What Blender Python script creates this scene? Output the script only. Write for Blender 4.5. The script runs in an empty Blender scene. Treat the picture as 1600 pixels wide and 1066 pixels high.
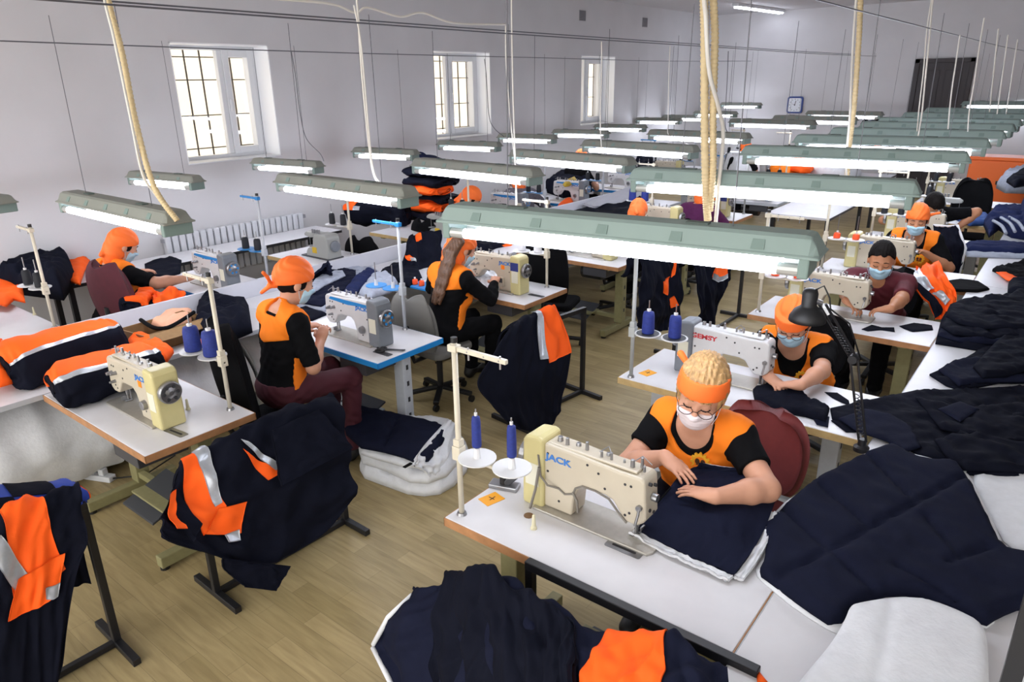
import bpy, bmesh, math, random
import numpy as np
from mathutils import Vector, Matrix, Euler
from mathutils.bvhtree import BVHTree
from mathutils.geometry import delaunay_2d_cdt
random.seed(7)
SC = bpy.context.scene
COL = SC.collection
PI = math.pi
# ------------------------------------------------------------------ camera
CAMZ = 2.4
_c = np.array([800, 533.]); _VL = np.array([1730, 114.]); _VW = np.array([-697, 153.])
_f = math.sqrt(-np.dot(_VL - _c, _VW - _c))
def _d(p):
    v = np.array([p[0] - _c[0], p[1] - _c[1], _f]); return v / np.linalg.norm(v)
_Y = _d(_VL); _X = -_d(_VW); _Z = np.cross(_X, _Y)
_R = np.array([_X, _Y, _Z])
def at(px, py, z=None, y=None, x=None):
    """point of the room seen at a pixel of the photograph, on a known height / depth / side plane"""
    r = _R @ np.array([px - _c[0], py - _c[1], _f])
    if z is not None: t = (z - CAMZ) / r[2]
    elif y is not None: t = y / r[1]
    else: t = x / r[0]
    return Vector((r[0] * t, r[1] * t, CAMZ + r[2] * t))
cam = bpy.data.cameras.new('camera'); camo = bpy.data.objects.new('camera', cam); COL.objects.link(camo)
M = Matrix(((_R[0, 0], -_R[0, 1], -_R[0, 2], 0), (_R[1, 0], -_R[1, 1], -_R[1, 2], 0), (_R[2, 0], -_R[2, 1], -_R[2, 2], CAMZ), (0, 0, 0, 1)))
camo.matrix_world = M
cam.sensor_width = 36; cam.sensor_fit = 'HORIZONTAL'; cam.lens = _f / 1600 * 36; cam.clip_start = 0.05; cam.clip_end = 100
SC.camera = camo
# ------------------------------------------------------------------ materials
def lin(c):
    if isinstance(c, str):
        c = [int(c[i:i + 2], 16) / 255 for i in (0, 2, 4)]
    return tuple((v / 12.92 if v <= .04045 else ((v + .055) / 1.055) ** 2.4) for v in c)
MATS = {}
def mat(name, col, rough=.6, metal=0, var=0.0, scale=30, bump=0.0, bscale=200, spec=.5, sheen=0, stretch=None, trans=0):
    if name in MATS: return MATS[name]
    m = bpy.data.materials.new(name); m.use_nodes = True
    nt = m.node_tree; b = nt.nodes['Principled BSDF']
    c = lin(col)
    b.inputs['Base Color'].default_value = (*c, 1)
    b.inputs['Roughness'].default_value = rough
    b.inputs['Metallic'].default_value = metal
    b.inputs['Specular IOR Level'].default_value = spec
    if sheen: b.inputs['Sheen Weight'].default_value = sheen
    if trans: b.inputs['Transmission Weight'].default_value = trans
    tc = nt.nodes.new('ShaderNodeTexCoord')
    src = tc.outputs['Object']
    if stretch:
        mp = nt.nodes.new('ShaderNodeMapping'); mp.inputs['Scale'].default_value = stretch
        nt.links.new(src, mp.inputs['Vector']); src = mp.outputs['Vector']
    if var:
        n = nt.nodes.new('ShaderNodeTexNoise'); n.inputs['Scale'].default_value = scale; n.inputs['Detail'].default_value = 4
        nt.links.new(src, n.inputs['Vector'])
        r = nt.nodes.new('ShaderNodeValToRGB')
        r.color_ramp.elements[0].position = .3; r.color_ramp.elements[1].position = .7
        r.color_ramp.elements[0].color = (*[v * (1 - var) for v in c], 1)
        r.color_ramp.elements[1].color = (*[min(1, v * (1 + var)) for v in c], 1)
        nt.links.new(n.outputs['Fac'], r.inputs['Fac']); nt.links.new(r.outputs['Color'], b.inputs['Base Color'])
    if bump:
        n2 = nt.nodes.new('ShaderNodeTexNoise'); n2.inputs['Scale'].default_value = bscale; n2.inputs['Detail'].default_value = 3
        nt.links.new(src, n2.inputs['Vector'])
        bp = nt.nodes.new('ShaderNodeBump'); bp.inputs['Strength'].default_value = bump; bp.inputs['Distance'].default_value = .004
        nt.links.new(n2.outputs['Fac'], bp.inputs['Height']); nt.links.new(bp.outputs['Normal'], b.inputs['Normal'])
    MATS[name] = m
    return m
def emis(name, col, strength):
    if name in MATS: return MATS[name]
    m = bpy.data.materials.new(name); m.use_nodes = True
    nt = m.node_tree; nt.nodes.clear()
    e = nt.nodes.new('ShaderNodeEmission'); o = nt.nodes.new('ShaderNodeOutputMaterial')
    e.inputs['Color'].default_value = (*lin(col), 1); e.inputs['Strength'].default_value = strength
    nt.links.new(e.outputs[0], o.inputs[0]); MATS[name] = m
    return m
def plank_mat():
    m = bpy.data.materials.new('vinyl_plank'); m.use_nodes = True; nt = m.node_tree; N = nt.nodes; L = nt.links
    b = N['Principled BSDF']; b.inputs['Roughness'].default_value = .42; b.inputs['Specular IOR Level'].default_value = .35
    tc = N.new('ShaderNodeTexCoord')
    mp = N.new('ShaderNodeMapping'); mp.inputs['Rotation'].default_value = (0, 0, 0)
    L.new(tc.outputs['Object'], mp.inputs['Vector'])
    br = N.new('ShaderNodeTexBrick'); br.offset = .37; br.inputs['Scale'].default_value = 1
    br.inputs['Brick Width'].default_value = .62; br.inputs['Row Height'].default_value = .1
    br.inputs['Mortar Size'].default_value = .0012; br.inputs['Mortar Smooth'].default_value = .3; br.inputs['Bias'].default_value = 0
    br.inputs['Color1'].default_value = (*lin('9a8960'), 1); br.inputs['Color2'].default_value = (*lin('b09d72'), 1)
    br.inputs['Mortar'].default_value = (*lin('8a7a58'), 1)
    L.new(mp.outputs[0], br.inputs['Vector'])
    mp2 = N.new('ShaderNodeMapping'); mp2.inputs['Scale'].default_value = (3, 30, 1); L.new(tc.outputs['Object'], mp2.inputs['Vector'])
    n = N.new('ShaderNodeTexNoise'); n.inputs['Scale'].default_value = 1.3; n.inputs['Detail'].default_value = 6; n.inputs['Distortion'].default_value = .6
    L.new(mp2.outputs[0], n.inputs['Vector'])
    n3 = N.new('ShaderNodeTexNoise'); n3.inputs['Scale'].default_value = 1.5; n3.inputs['Detail'].default_value = 3; L.new(tc.outputs['Object'], n3.inputs['Vector'])
    mx = N.new('ShaderNodeMix'); mx.data_type = 'RGBA'; mx.blend_type = 'MULTIPLY'; mx.inputs[0].default_value = .55
    r = N.new('ShaderNodeValToRGB'); r.color_ramp.elements[0].position = .3; r.color_ramp.elements[0].color = (.55, .52, .48, 1); r.color_ramp.elements[1].position = .65
    L.new(n.outputs['Fac'], r.inputs['Fac']); L.new(br.outputs['Color'], mx.inputs[6]); L.new(r.outputs['Color'], mx.inputs[7])
    L.new(mx.outputs[2], b.inputs['Base Color'])
    return m
# palette
WALL = mat('wall_paint', 'c8c7c9', .75, var=.03, scale=2, bump=.08, bscale=60)
CEIL = mat('ceiling_paint', 'c9c8cb', .8, var=.02, scale=3)
FLOOR = plank_mat()
WHITE = mat('white_laminate', 'd6d5d8', .32, var=.03, scale=8)
EDGEW = mat('wood_edge_band', 'a87850', .5, var=.15, scale=20)
EDGEY = mat('pale_wood_edge', 'b69b6a', .5, var=.12, scale=20)
BLUE = mat('blue_edge', '1f7fc4', .4)
NAVY = mat('navy_fabric', '171a2b', .85, var=.12, scale=9, bump=.25, bscale=160, spec=.06)
NAVYD = mat('dark_navy_fabric', '11131e', .85, var=.15, scale=9, bump=.2, bscale=160, spec=.06)
NAVYM = mat('mid_navy_fabric', '21284a', .85, var=.12, scale=9, bump=.25, bscale=160, spec=.08)
BLACK = mat('black_fabric', '121214', .9, var=.12, scale=12, bump=.15, spec=.06)
ORANGE = mat('signal_orange', 'ff6220', .65, var=.04, scale=8, bump=.12, bscale=120, spec=.1)
ORANGEV = mat('vest_orange', 'f98426', .7, var=.04, scale=10, bump=.1, bscale=200, spec=.1)
REFL = mat('reflective_tape', 'adb1b7', .3, metal=.35, var=.06, scale=60, bump=.15, bscale=60)
BATT = mat('white_batting', 'd9dbdf', .95, var=.04, scale=25, bump=.5, bscale=70, spec=.1, sheen=.3)
GREYC = mat('grey_lining', '9aa0ae', .9, var=.1, scale=25, bump=.3, bscale=90)
IVORY = mat('ivory_enamel', 'beb4a1', .35, var=.03, scale=12)
CREAM = mat('cream_enamel', 'c6bb86', .4, var=.04, scale=12)
WENAM = mat('white_enamel', 'c9c9ca', .3, var=.02)
GREYE = mat('grey_enamel', '70757c', .4, var=.04)
DGREY = mat('dark_grey_plastic', '3b3d42', .45)
STEEL = mat('steel', '9a9a9c', .3, metal=.85, var=.05)
BRUSH = mat('brushed_plate', 'b5b1a8', .4, metal=.5, var=.06, scale=40)
BLKM = mat('black_metal', '16161a', .45, spec=.5)
BLKP = mat('black_plastic', '121214', .5)
OLIVE = mat('olive_frame_paint', '8b865f', .5, var=.08)
LGREY = mat('light_grey_paint', 'b6bac0', .45, var=.04)
POLE = mat('pole_paint', 'cdc5b2', .4, var=.04)
GPOLE = mat('grey_pole', 'a2a5a4', .4, var=.04)
LAMPG = mat('lamp_housing', '889a95', .55, var=.04, scale=6)
LAMPG2 = mat('grey_lamp_housing', '84877f', .55, var=.04, scale=6)
CLIP = mat('lamp_clip', '788c86', .5)
TUBE = emis('fluorescent_tube', 'ecf0ff', 9.0)
GLASSY = mat('frosted_tube_end', 'b9bbb8', .3, metal=.3)
HOSE = mat('corrugated_hose', 'd2bd92', .6, var=.06)
CABLE = mat('white_cable', 'd8d4cb', .5)
WIRE = mat('grey_wire', '5c5c62', .4, metal=.3)
BLUETH = mat('blue_thread', '1d2e7c', .7, var=.15, scale=80, bump=.3, bscale=300)
DARKTH = mat('dark_thread', '14171f', .7)
GREENTH = mat('dark_green_thread', '2b3a38', .7)
WHITETH = mat('white_thread', 'dcdce0', .7)
ORTH = mat('orange_spool', 'f0501c', .6)
WPLAST = mat('white_plastic', 'd8d8d8', .4)
MAROON = mat('maroon_cloth', '4a1522', .85, var=.1, scale=20, bump=.2)
BURG = mat('burgundy_shirt', '56101f', .8, var=.08, scale=20, bump=.15)
CHRED = mat('chair_maroon', '6d2b2d', .7, var=.06)
SKIN = mat('skin', 'ca957a', .5, var=.05, scale=14, spec=.35)
SKINT = mat('tan_skin', 'b9805f', .5, var=.05, scale=14, spec=.35)
BLOND = mat('blond_hair', 'b08a5a', .5, var=.35, scale=22, bump=.6, bscale=60, stretch=(4, 4, .7))
BLKH = mat('black_hair', '120e0d', .7, var=.2, scale=60, bump=.4, bscale=120, spec=.12)
BRNH = mat('brown_hair', '5d402c', .45, var=.35, scale=20, bump=.5, bscale=60, stretch=(5, 5, .4))
MASKB = mat('blue_mask', 'a9cde0', .8, bump=.1)
MASKW = mat('pale_mask', 'e6dadd', .8, bump=.1)
YCARD = mat('amber_card', 'f0a51e', .5)
YELLOW = mat('yellow_badge', 'f3b42a', .6)
BROWN = mat('brown_cardboard', '8a6c47', .8, var=.08)
DOORM = mat('dark_door', '2a2327', .5, var=.15, scale=4, stretch=(6, 1, .6))
PVC = mat('white_pvc', 'd9dbdf', .35)
LOGOB = mat('logo_blue', '3b78c4', .5)
LOGOR = mat('logo_red', 'c2333a', .5)
LOGOD = mat('logo_navy', '2d3a7d', .5)
INK = mat('ink', '2a2a2e', .7)
# ------------------------------------------------------------------ objects
def tag(o, label=None, cat=None, group=None, kind=None):
    if label: o['label'] = label
    if cat: o['category'] = cat
    if group: o['group'] = group
    if kind: o['kind'] = kind
    return o
def empty(name, loc=(0, 0, 0), rz=0, label=None, cat=None, group=None):
    o = bpy.data.objects.new(name, None); COL.objects.link(o); o.empty_display_size = .1
    o.location = loc; o.rotation_euler = (0, 0, rz)
    return tag(o, label, cat, group)
def raw(name, verts, faces, m, parent=None, smooth=True):
    me = bpy.data.meshes.new(name)
    verts = np.asarray(verts, dtype=np.float32)
    if isinstance(faces, np.ndarray):
        k = faces.shape[1]; nf = len(faces)
        me.vertices.add(len(verts)); me.vertices.foreach_set('co', verts.ravel())
        me.loops.add(nf * k); me.loops.foreach_set('vertex_index', faces.astype(np.int32).ravel())
        me.polygons.add(nf); me.polygons.foreach_set('loop_start', np.arange(0, nf * k, k, dtype=np.int32))
        me.update(calc_edges=True); me.validate()
    else:
        me.from_pydata([tuple(map(float, v)) for v in verts], [], faces); me.update()
    if smooth and len(me.polygons): me.polygons.foreach_set('use_smooth', np.ones(len(me.polygons), dtype=bool))
    me.materials.append(m)
    o = bpy.data.objects.new(name, me); COL.objects.link(o)
    if parent: o.parent = parent
    return o
class MB:
    """collects simple solids into one mesh"""
    def __init__(s): s.bm = bmesh.new(); s.T = Matrix()
    def _add(s, verts, faces):
        vs = [s.bm.verts.new(s.T @ Vector(v)) for v in verts]
        for f in faces:
            try: s.bm.faces.new([vs[i] for i in f])
            except ValueError: pass
        return s
    def box(s, x0, x1, y0, y1, z0, z1):
        return s._add([(x0, y0, z0), (x1, y0, z0), (x1, y1, z0), (x0, y1, z0), (x0, y0, z1), (x1, y0, z1), (x1, y1, z1), (x0, y1, z1)],
                      [(0, 3, 2, 1), (4, 5, 6, 7), (0, 1, 5, 4), (1, 2, 6, 5), (2, 3, 7, 6), (3, 0, 4, 7)])
    def bar(s, a, b, w, h=None):
        h = h or w; a = Vector(a); b = Vector(b); d = (b - a).normalized()
        up = Vector((0, 0, 1)) if abs(d.z) < .95 else Vector((0, 1, 0))
        u = d.cross(up).normalized(); v = u.cross(d).normalized()
        P = []
        for c in (a, b):
            for i, j in ((-1, -1), (1, -1), (1, 1), (-1, 1)): P.append(c + u * i * w / 2 + v * j * h / 2)
        return s._add(P, [(0, 1, 2, 3), (7, 6, 5, 4), (0, 4, 5, 1), (1, 5, 6, 2), (2, 6, 7, 3), (3, 7, 4, 0)])
    def cyl(s, a, b, r, r2=None, n=12):
        r2 = r if r2 is None else r2
        return s.tube([a, b], [r, r2], n)
    def tube(s, path, r, n=8, cap=True):
        P = [Vector(p) for p in path]; rs = r if hasattr(r, '__len__') else [r] * len(P)
        rings = []; u = None
        for i, p in enumerate(P):
            d = (P[min(i + 1, len(P) - 1)] - P[max(i - 1, 0)])
            d = d.normalized() if d.length > 1e-9 else Vector((0, 0, 1))
            if u is None:
                up = Vector((0, 0, 1)) if abs(d.z) < .9 else Vector((1, 0, 0))
                u = d.cross(up).normalized()
            else:
                u = u - d * u.dot(d); u = u.normalized() if u.length > 1e-6 else d.orthogonal().normalized()
            v = d.cross(u)
            rings.append([p + (u * math.cos(2 * PI * k / n) + v * math.sin(2 * PI * k / n)) * rs[i] for k in range(n)])
        V = [q for R in rings for q in R]; F = []
        for i in range(len(P) - 1):
            for k in range(n):
                F.append((i * n + k, i * n + (k + 1) % n, (i + 1) * n + (k + 1) % n, (i + 1) * n + k))
        if cap:
            F.append(tuple(range(n - 1, -1, -1))); F.append(tuple((len(P) - 1) * n + k for k in range(n)))
        return s._add(V, F)
    def lathe(s, prof, c=(0, 0, 0), axis='z', n=20):
        V = []; F = []
        c = Vector(c)
        for r, h in prof:
            for k in range(n):
                a = 2 * PI * k / n; x, y = r * math.cos(a), r * math.sin(a)
                V.append(c + (Vector((x, y, h)) if axis == 'z' else Vector((h, x, y)) if axis == 'x' else Vector((y, h, x))))
        for i in range(len(prof) - 1):
            for k in range(n):
                F.append((i * n + k, i * n + (k + 1) % n, (i + 1) * n + (k + 1) % n, (i + 1) * n + k))
        F.append(tuple(range(n - 1, -1, -1))); F.append(tuple((len(prof) - 1) * n + k for k in range(n)))
        return s._add(V, F)
    def prism(s, poly, y0, y1, plane='xz'):
        n = len(poly)
        def P(a, b, t): return (a, t, b) if plane == 'xz' else (a, b, t) if plane == 'xy' else (t, a, b)
        V = [P(a, b, y0) for a, b in poly] + [P(a, b, y1) for a, b in poly]
        F = [tuple(range(n)), tuple(range(2 * n - 1, n - 1, -1))] + [(i, i + n, (i + 1) % n + n, (i + 1) % n) for i in range(n)]
        return s._add(V, F)
    def build(s, name, m, parent=None, bevel=0, smooth=False, seg=2):
        bmesh.ops.recalc_face_normals(s.bm, faces=s.bm.faces)
        me = bpy.data.meshes.new(name); s.bm.to_mesh(me); s.bm.free(); me.materials.append(m)
        if smooth:
            me.polygons.foreach_set('use_smooth', np.ones(len(me.polygons), dtype=bool))
        o = bpy.data.objects.new(name, me); COL.objects.link(o)
        if parent: o.parent = parent
        if bevel:
            b = o.modifiers.new('bevel', 'BEVEL'); b.width = bevel; b.segments = seg; b.limit_method = 'ANGLE'; b.angle_limit = .6
        if smooth and not bevel:
            pass
        return o
def build_each(mb, name, m, parent=None, bevel=0, smooth=False):
    """every loose solid of the builder becomes a part of its own"""
    bm = mb.bm; bm.verts.ensure_lookup_table(); seen = set(); out = []
    for v in bm.verts:
        if v.index in seen: continue
        st = [v]; isl = []; seen.add(v.index)
        while st:
            q = st.pop(); isl.append(q)
            for e in q.link_edges:
                o = e.other_vert(q)
                if o.index not in seen: seen.add(o.index); st.append(o)
        n = MB(); ix = {q.index: i for i, q in enumerate(isl)}; fs = {f for q in isl for f in q.link_faces}
        n._add([q.co for q in isl], [tuple(ix[w.index] for w in f.verts) for f in fs]); out.append(n.build(name, m, parent, bevel, smooth))
    bm.free(); return out
def kids(o): return [c for c in bpy.data.objects if c.parent == o]
def dup(o, loc=None, rz=None, label=None, group=None, parent=None, ch=None):
    c = o.copy(); COL.objects.link(c)
    if parent: c.parent = parent
    if loc is not None: c.location = loc
    if rz is not None: c.rotation_euler = (0, 0, rz)
    if label: c['label'] = label
    if group: c['group'] = group
    for k in (ch or CHILD(o)): dup(k, parent=c)
    return c
def CHILD(o): return list(o.children)
def text(name, body, size, m, parent, loc, rot, ext=.0006, bold=False, sx=1):
    cu = bpy.data.curves.new(name, 'FONT'); cu.body = body; cu.size = size; cu.extrude = ext; cu.align_x = 'CENTER'; cu.align_y = 'CENTER'
    if bold: cu.offset = size * .035
    cu.materials.append(m)
    t = bpy.data.objects.new(name, cu); COL.objects.link(t)
    me = bpy.data.meshes.new_from_object(t.evaluated_get(bpy.context.evaluated_depsgraph_get())); bpy.data.objects.remove(t)
    o = bpy.data.objects.new(name, me); COL.objects.link(o); o.parent = parent
    if not me.materials: me.materials.append(m)
    o.location = loc; o.rotation_euler = rot; o.scale = (sx, 1, 1)
    return o
# ------------------------------------------------------------------ smooth numeric noise and cloth
def wr(x, y, seed=0, n=7, z=0.0):
    rs = np.random.RandomState(seed); o = 0
    xw = x + .35 * np.sin(1.7 * y + seed); yw = y + .35 * np.sin(1.3 * x + 2 * seed)
    for i in range(n):
        a = rs.rand() * 2 * PI; f = .6 + 1.5 * rs.rand(); p = rs.rand() * 6.3
        o = o + np.sin((xw * math.cos(a) + yw * math.sin(a)) * f * 2 + p + z * rs.randn())
    return o / n ** .5
def grid_faces(nu, nv, cu=False, cv=False):
    I, J = np.meshgrid(np.arange(nu if cu else nu - 1), np.arange(nv if cv else nv - 1), indexing='ij')
    I2 = (I + 1) % nu; J2 = (J + 1) % nv
    return np.stack([I * nv + J, I2 * nv + J, I2 * nv + J2, I * nv + J2], -1).reshape(-1, 4)
def catmull(C, t, closed=False):
    """C (n,...) control, t in 0..1"""
    n = len(C); s = np.clip(t, 0, 1) * (n if closed else n - 1)
    i = np.minimum(np.floor(s).astype(int), (n - 1) if closed else n - 2); f = (s - i)
    def g(k): return C[k % n] if closed else C[np.clip(k, 0, n - 1)]
    f = f.reshape(f.shape + (1,) * (C.ndim - 1))
    p0, p1, p2, p3 = g(i - 1), g(i), g(i + 1), g(i + 2)
    return .5 * (2 * p1 + (p2 - p0) * f + (2 * p0 - 5 * p1 + 4 * p2 - p3) * f * f + (3 * p1 - p0 - 3 * p2 + p3) * f ** 3)
class Sheet:
    """smooth surface through a grid of points with folds; panels lie on it"""
    def __init__(s, ctrl, wrinkle=.01, wscale=(9, 9), seed=1, thick=.012, closed_v=False, folds=0, fold_n=6, fold_dir='v'):
        s.C = np.array([[tuple(p) for p in row] for row in ctrl], float); s.w = wrinkle; s.ws = wscale; s.seed = seed; s.th = thick; s.cv = closed_v
        s.folds = folds; s.fn = fold_n; s.fd = fold_dir
    def base(s, U, V):
        sh = U.shape; u = U.ravel(); v = V.ravel()
        rows = catmull(s.C, u)                      # (N, nv, 3)
        N = len(u); C = rows.transpose(1, 0, 2)     # (nv,N,3)
        n = C.shape[0]; t = np.clip(v, 0, 1) if not s.cv else v % 1.0
        q = t * (n if s.cv else n - 1); i = np.minimum(np.floor(q).astype(int), (n - 1) if s.cv else n - 2); f = (q - i)[:, None]
        k = np.arange(N)
        def g(j): return C[j % n, k] if s.cv else C[np.clip(j, 0, n - 1), k]
        p0, p1, p2, p3 = g(i - 1), g(i), g(i + 1), g(i + 2)
        P = .5 * (2 * p1 + (p2 - p0) * f + (2 * p0 - 5 * p1 + 4 * p2 - p3) * f * f + (3 * p1 - p0 - 3 * p2 + p3) * f ** 3)
        return P.reshape(sh + (3,))
    def ev(s, U, V, off=0):
        e = 1e-3; P = s.base(U, V)
        du = s.base(np.clip(U + e, 0, 1), V) - s.base(np.clip(U - e, 0, 1), V)
        dv = s.base(U, V + e if s.cv else np.clip(V + e, 0, 1)) - s.base(U, V - e if s.cv else np.clip(V - e, 0, 1))
        n = np.cross(du, dv); n /= np.linalg.norm(n, axis=-1, keepdims=True) + 1e-9
        h = s.w * wr(U * s.ws[0], V * s.ws[1], s.seed) + .4 * s.w * wr(U * s.ws[0] * 2.7, V * s.ws[1] * 2.7, s.seed + 5)
        h = h + s.w * 1.3 * (.5 - np.abs(wr(U * s.ws[0] * .9 + 3, V * s.ws[1] * .9, s.seed + 21)))
        if s.folds:
            ph = (V if s.fd == 'v' else U) * s.fn * 2 * PI; oth = (U if s.fd == 'v' else V)
            h = h + s.folds * (1.6 * np.abs(np.sin(.5 * ph + .7 * np.sin(oth * 5 + s.seed))) ** .7 - .8 + .35 * np.sin(ph * 1.37 + oth * 3)) * np.clip((oth - .22) * 2.2, 0, 1)
        return P + n * (h + off)[..., None], n
    def mesh(s, name, m, parent=None, nu=70, nv=70, uv=None, off=0, thick=None):
        th = s.th if thick is None else thick
        if uv is None:
            U, V = np.meshgrid(np.linspace(0, 1, nu), np.linspace(0, 1, nv, endpoint=not s.cv), indexing='ij')
        else:
            A, B, Cc, D = [np.array(p, float) for p in uv]     # corners in order
            a, b = np.meshgrid(np.linspace(0, 1, nu), np.linspace(0, 1, nv), indexing='ij')
            a = a[..., None]; b = b[..., None]
            Q = (1 - a) * (1 - b) * A + a * (1 - b) * B + a * b * Cc + (1 - a) * b * D
            U, V = Q[..., 0], Q[..., 1]
        P, n = s.ev(U, V, off)
        top = P.reshape(-1, 3); cv = s.cv and uv is None
        F = grid_faces(U.shape[0], U.shape[1], cv=cv)
        if cv:
            c0 = P[0].mean(0); c1 = P[-1].mean(0); nn = len(top); V2 = np.vstack([top, c0, c1]); nvv = U.shape[1]
            fl = [tuple(x) for x in F]
            for j in range(nvv):
                k2 = (j + 1) % nvv
                fl.append((nn, k2, j)); fl.append((nn + 1, (U.shape[0] - 1) * nvv + j, (U.shape[0] - 1) * nvv + k2))
            return raw(name, V2, fl, m, parent)
        bot = (P - n * th).reshape(-1, 3); N = len(top)
        nu_, nv_ = U.shape
        idx = np.arange(N).reshape(nu_, nv_)
        ring = np.concatenate([idx[0, :], idx[1:, -1], idx[-1, -2::-1], idx[-2:0:-1, 0]])
        r2 = np.roll(ring, -1)
        side = np.stack([ring, r2, r2 + N, ring + N], -1)
        return raw(name, np.vstack([top, bot]), np.vstack([F, F[:, ::-1] + N, side[:, ::-1]]), m, parent)
def smooth_poly(P, n=3):
    P = np.array(P, float)
    for _ in range(n):
        Q = np.roll(P, -1, 0); a = P * .75 + Q * .25; b = P * .25 + Q * .75
        P = np.stack([a, b], 1).reshape(-1, 2)
    return P
def in_poly(x, y, P):
    c = np.zeros(x.shape, bool)
    for i in range(len(P)):
        x1, y1 = P[i]; x2, y2 = P[i - 1]
        m = ((y1 > y) != (y2 > y)) & (x < (x2 - x1) * (y - y1) / (y2 - y1 + 1e-12) + x1)
        c ^= m
    return c
def edge_dist(x, y, P):
    d = np.full(x.shape, 9.)
    for i in range(len(P)):
        a = P[i - 1]; b = P[i]; ab = b - a; t = np.clip(((x - a[0]) * ab[0] + (y - a[1]) * ab[1]) / (ab @ ab + 1e-12), 0, 1)
        d = np.minimum(d, np.hypot(x - a[0] - t * ab[0], y - a[1] - t * ab[1]))
    return d
def flat(name, poly, z, thick, m, parent=None, wrinkle=.004, ws=14, seed=1, step=.02, rnd=1, edge=.03, lines=None, hfun=None, under=0):
    """a piece of cloth lying on a level surface: outline, puffed thickness, wrinkles, quilting lines"""
    P = np.array([(p[0], p[1]) for p in poly], float)
    if rnd: P = smooth_poly(P, rnd)
    # resample boundary
    B = []
    for i in range(len(P)):
        a = P[i]; b = P[(i + 1) % len(P)]; k = max(1, int(np.hypot(*(b - a)) / step))
        for j in range(k): B.append(a + (b - a) * j / k)
    B = np.array(B)
    lo = P.min(0); hi = P.max(0)
    gx, gy = np.meshgrid(np.arange(lo[0], hi[0], step), np.arange(lo[1], hi[1], step), indexing='ij')
    gx = gx + (np.arange(gx.shape[1]) % 2)[None] * step * .5
    gx = gx.ravel(); gy = gy.ravel()
    k = in_poly(gx, gy, P); gx = gx[k]; gy = gy[k]
    k = edge_dist(gx, gy, P) > step * .45; gx = gx[k]; gy = gy[k]
    pts = [Vector((float(a), float(b))) for a, b in B] + [Vector((float(a), float(b))) for a, b in zip(gx, gy)]
    nb = len(B)
    res = delaunay_2d_cdt(pts, [(i, (i + 1) % nb) for i in range(nb)], [], 1, 1e-6)
    vv = np.array([(v.x, v.y) for v in res[0]]); tri = [tuple(f) for f in res[2]]
    x, y = vv[:, 0], vv[:, 1]; ed = edge_dist(x, y, P)
    fall = np.sqrt(np.clip(ed / edge, 0, 1) * (2 - np.clip(ed / edge, 0, 1)) + 1e-6)
    h = thick * (.35 + .65 * fall)
    w = wrinkle * (wr(x * ws, y * ws, seed) + .5 * wr(x * ws * 2.6, y * ws * 2.6, seed + 3))
    if wrinkle >= .01: w = .5 * w + 1.5 * wrinkle * (.55 - np.abs(wr(x * ws * .8, y * ws * .8, seed + 9)))
    h = h + w * fall * .8 + abs(wrinkle) * .4
    if lines:
        g = np.ones_like(x)
        for a, b in lines:
            a = np.array(a[:2]); b = np.array(b[:2]); ab = b - a; t = np.clip(((x - a[0]) * ab[0] + (y - a[1]) * ab[1]) / (ab @ ab), 0, 1)
            d = np.hypot(x - a[0] - t * ab[0], y - a[1] - t * ab[1]); g = np.minimum(g, np.clip(d / .026, 0, 1) ** .5)
        h = h * (.35 + .65 * g)
    if hfun is not None: h = h + hfun(x, y)
    h = np.maximum(h, .002)
    N = len(vv); top = np.column_stack([x, y, z + h]); bot = np.column_stack([x, y, np.full(N, z) if hfun is None else z + np.maximum(0, hfun(x, y))])
    # boundary edges
    cnt = {}
    for f in tri:
        for i in range(3):
            e = (f[i], f[(i + 1) % 3]); cnt[e] = 1
    F = [f for f in tri] + [tuple(i + N for i in f[::-1]) for f in tri]
    for (a, b) in cnt:
        if (b, a) not in cnt: F.append((a, a + N, b + N, b))
    return raw(name, np.vstack([top, bot]), F, m, parent)
# ================================================================== the room
XW, YF, ZC = -7.56, 17.2, 3.8
def structure(name, mb, m, parent=None, bevel=0):
    o = mb.build(name, m, parent, bevel=bevel)
    if not parent: o['kind'] = 'structure'
    return o
structure('floor', MB().box(XW - .5, 3.2, -2.5, YF + .4, -.1, 0), FLOOR)
structure('ceiling', MB().box(XW - .5, 3.2, -2.5, YF + .4, ZC, ZC + .2), CEIL)
wins = [(4.0, 5.16), (7.84, 9.1), (11.7, 12.9)]; WZ0, WZ1 = 1.62, 2.84
w = MB()
ys = [-2.5] + [v for a in wins for v in a] + [YF + .4]
for i in range(0, len(ys), 2): w.box(XW - .5, XW, ys[i], ys[i + 1], 0, ZC)
for a, b in wins:
    w.box(XW - .5, XW, a, b, 0, WZ0); w.box(XW - .5, XW, a, b, WZ1, ZC)
structure('wall_left', w, WALL)
structure('wall_outside', MB().box(XW - 4.2, XW - 4.0, -4, 40, -2, 7), mat('outside_plaster', 'd8ccb6', .9, var=.04, scale=1.5))
structure('wall_back', MB().box(XW, 3.2, YF, YF + .4, 0, ZC), WALL)
structure('wall_right', MB().box(3.2, 3.6, -2.5, YF + .4, 0, ZC), WALL)
structure('trim_1', MB().box(XW, 3.2, YF - .015, YF, 0, .08), PVC)
def glass_mat():
    m = bpy.data.materials.new('window_glass'); m.use_nodes = True; nt = m.node_tree; nt.nodes.clear()
    t = nt.nodes.new('ShaderNodeBsdfTransparent'); g = nt.nodes.new('ShaderNodeBsdfGlossy'); x = nt.nodes.new('ShaderNodeMixShader'); o = nt.nodes.new('ShaderNodeOutputMaterial')
    g.inputs['Roughness'].default_value = .02; x.inputs[0].default_value = .06
    nt.links.new(t.outputs[0], x.inputs[1]); nt.links.new(g.outputs[0], x.inputs[2]); nt.links.new(x.outputs[0], o.inputs[0]); return m
GLASS = glass_mat()
XG = XW - .3
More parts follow.
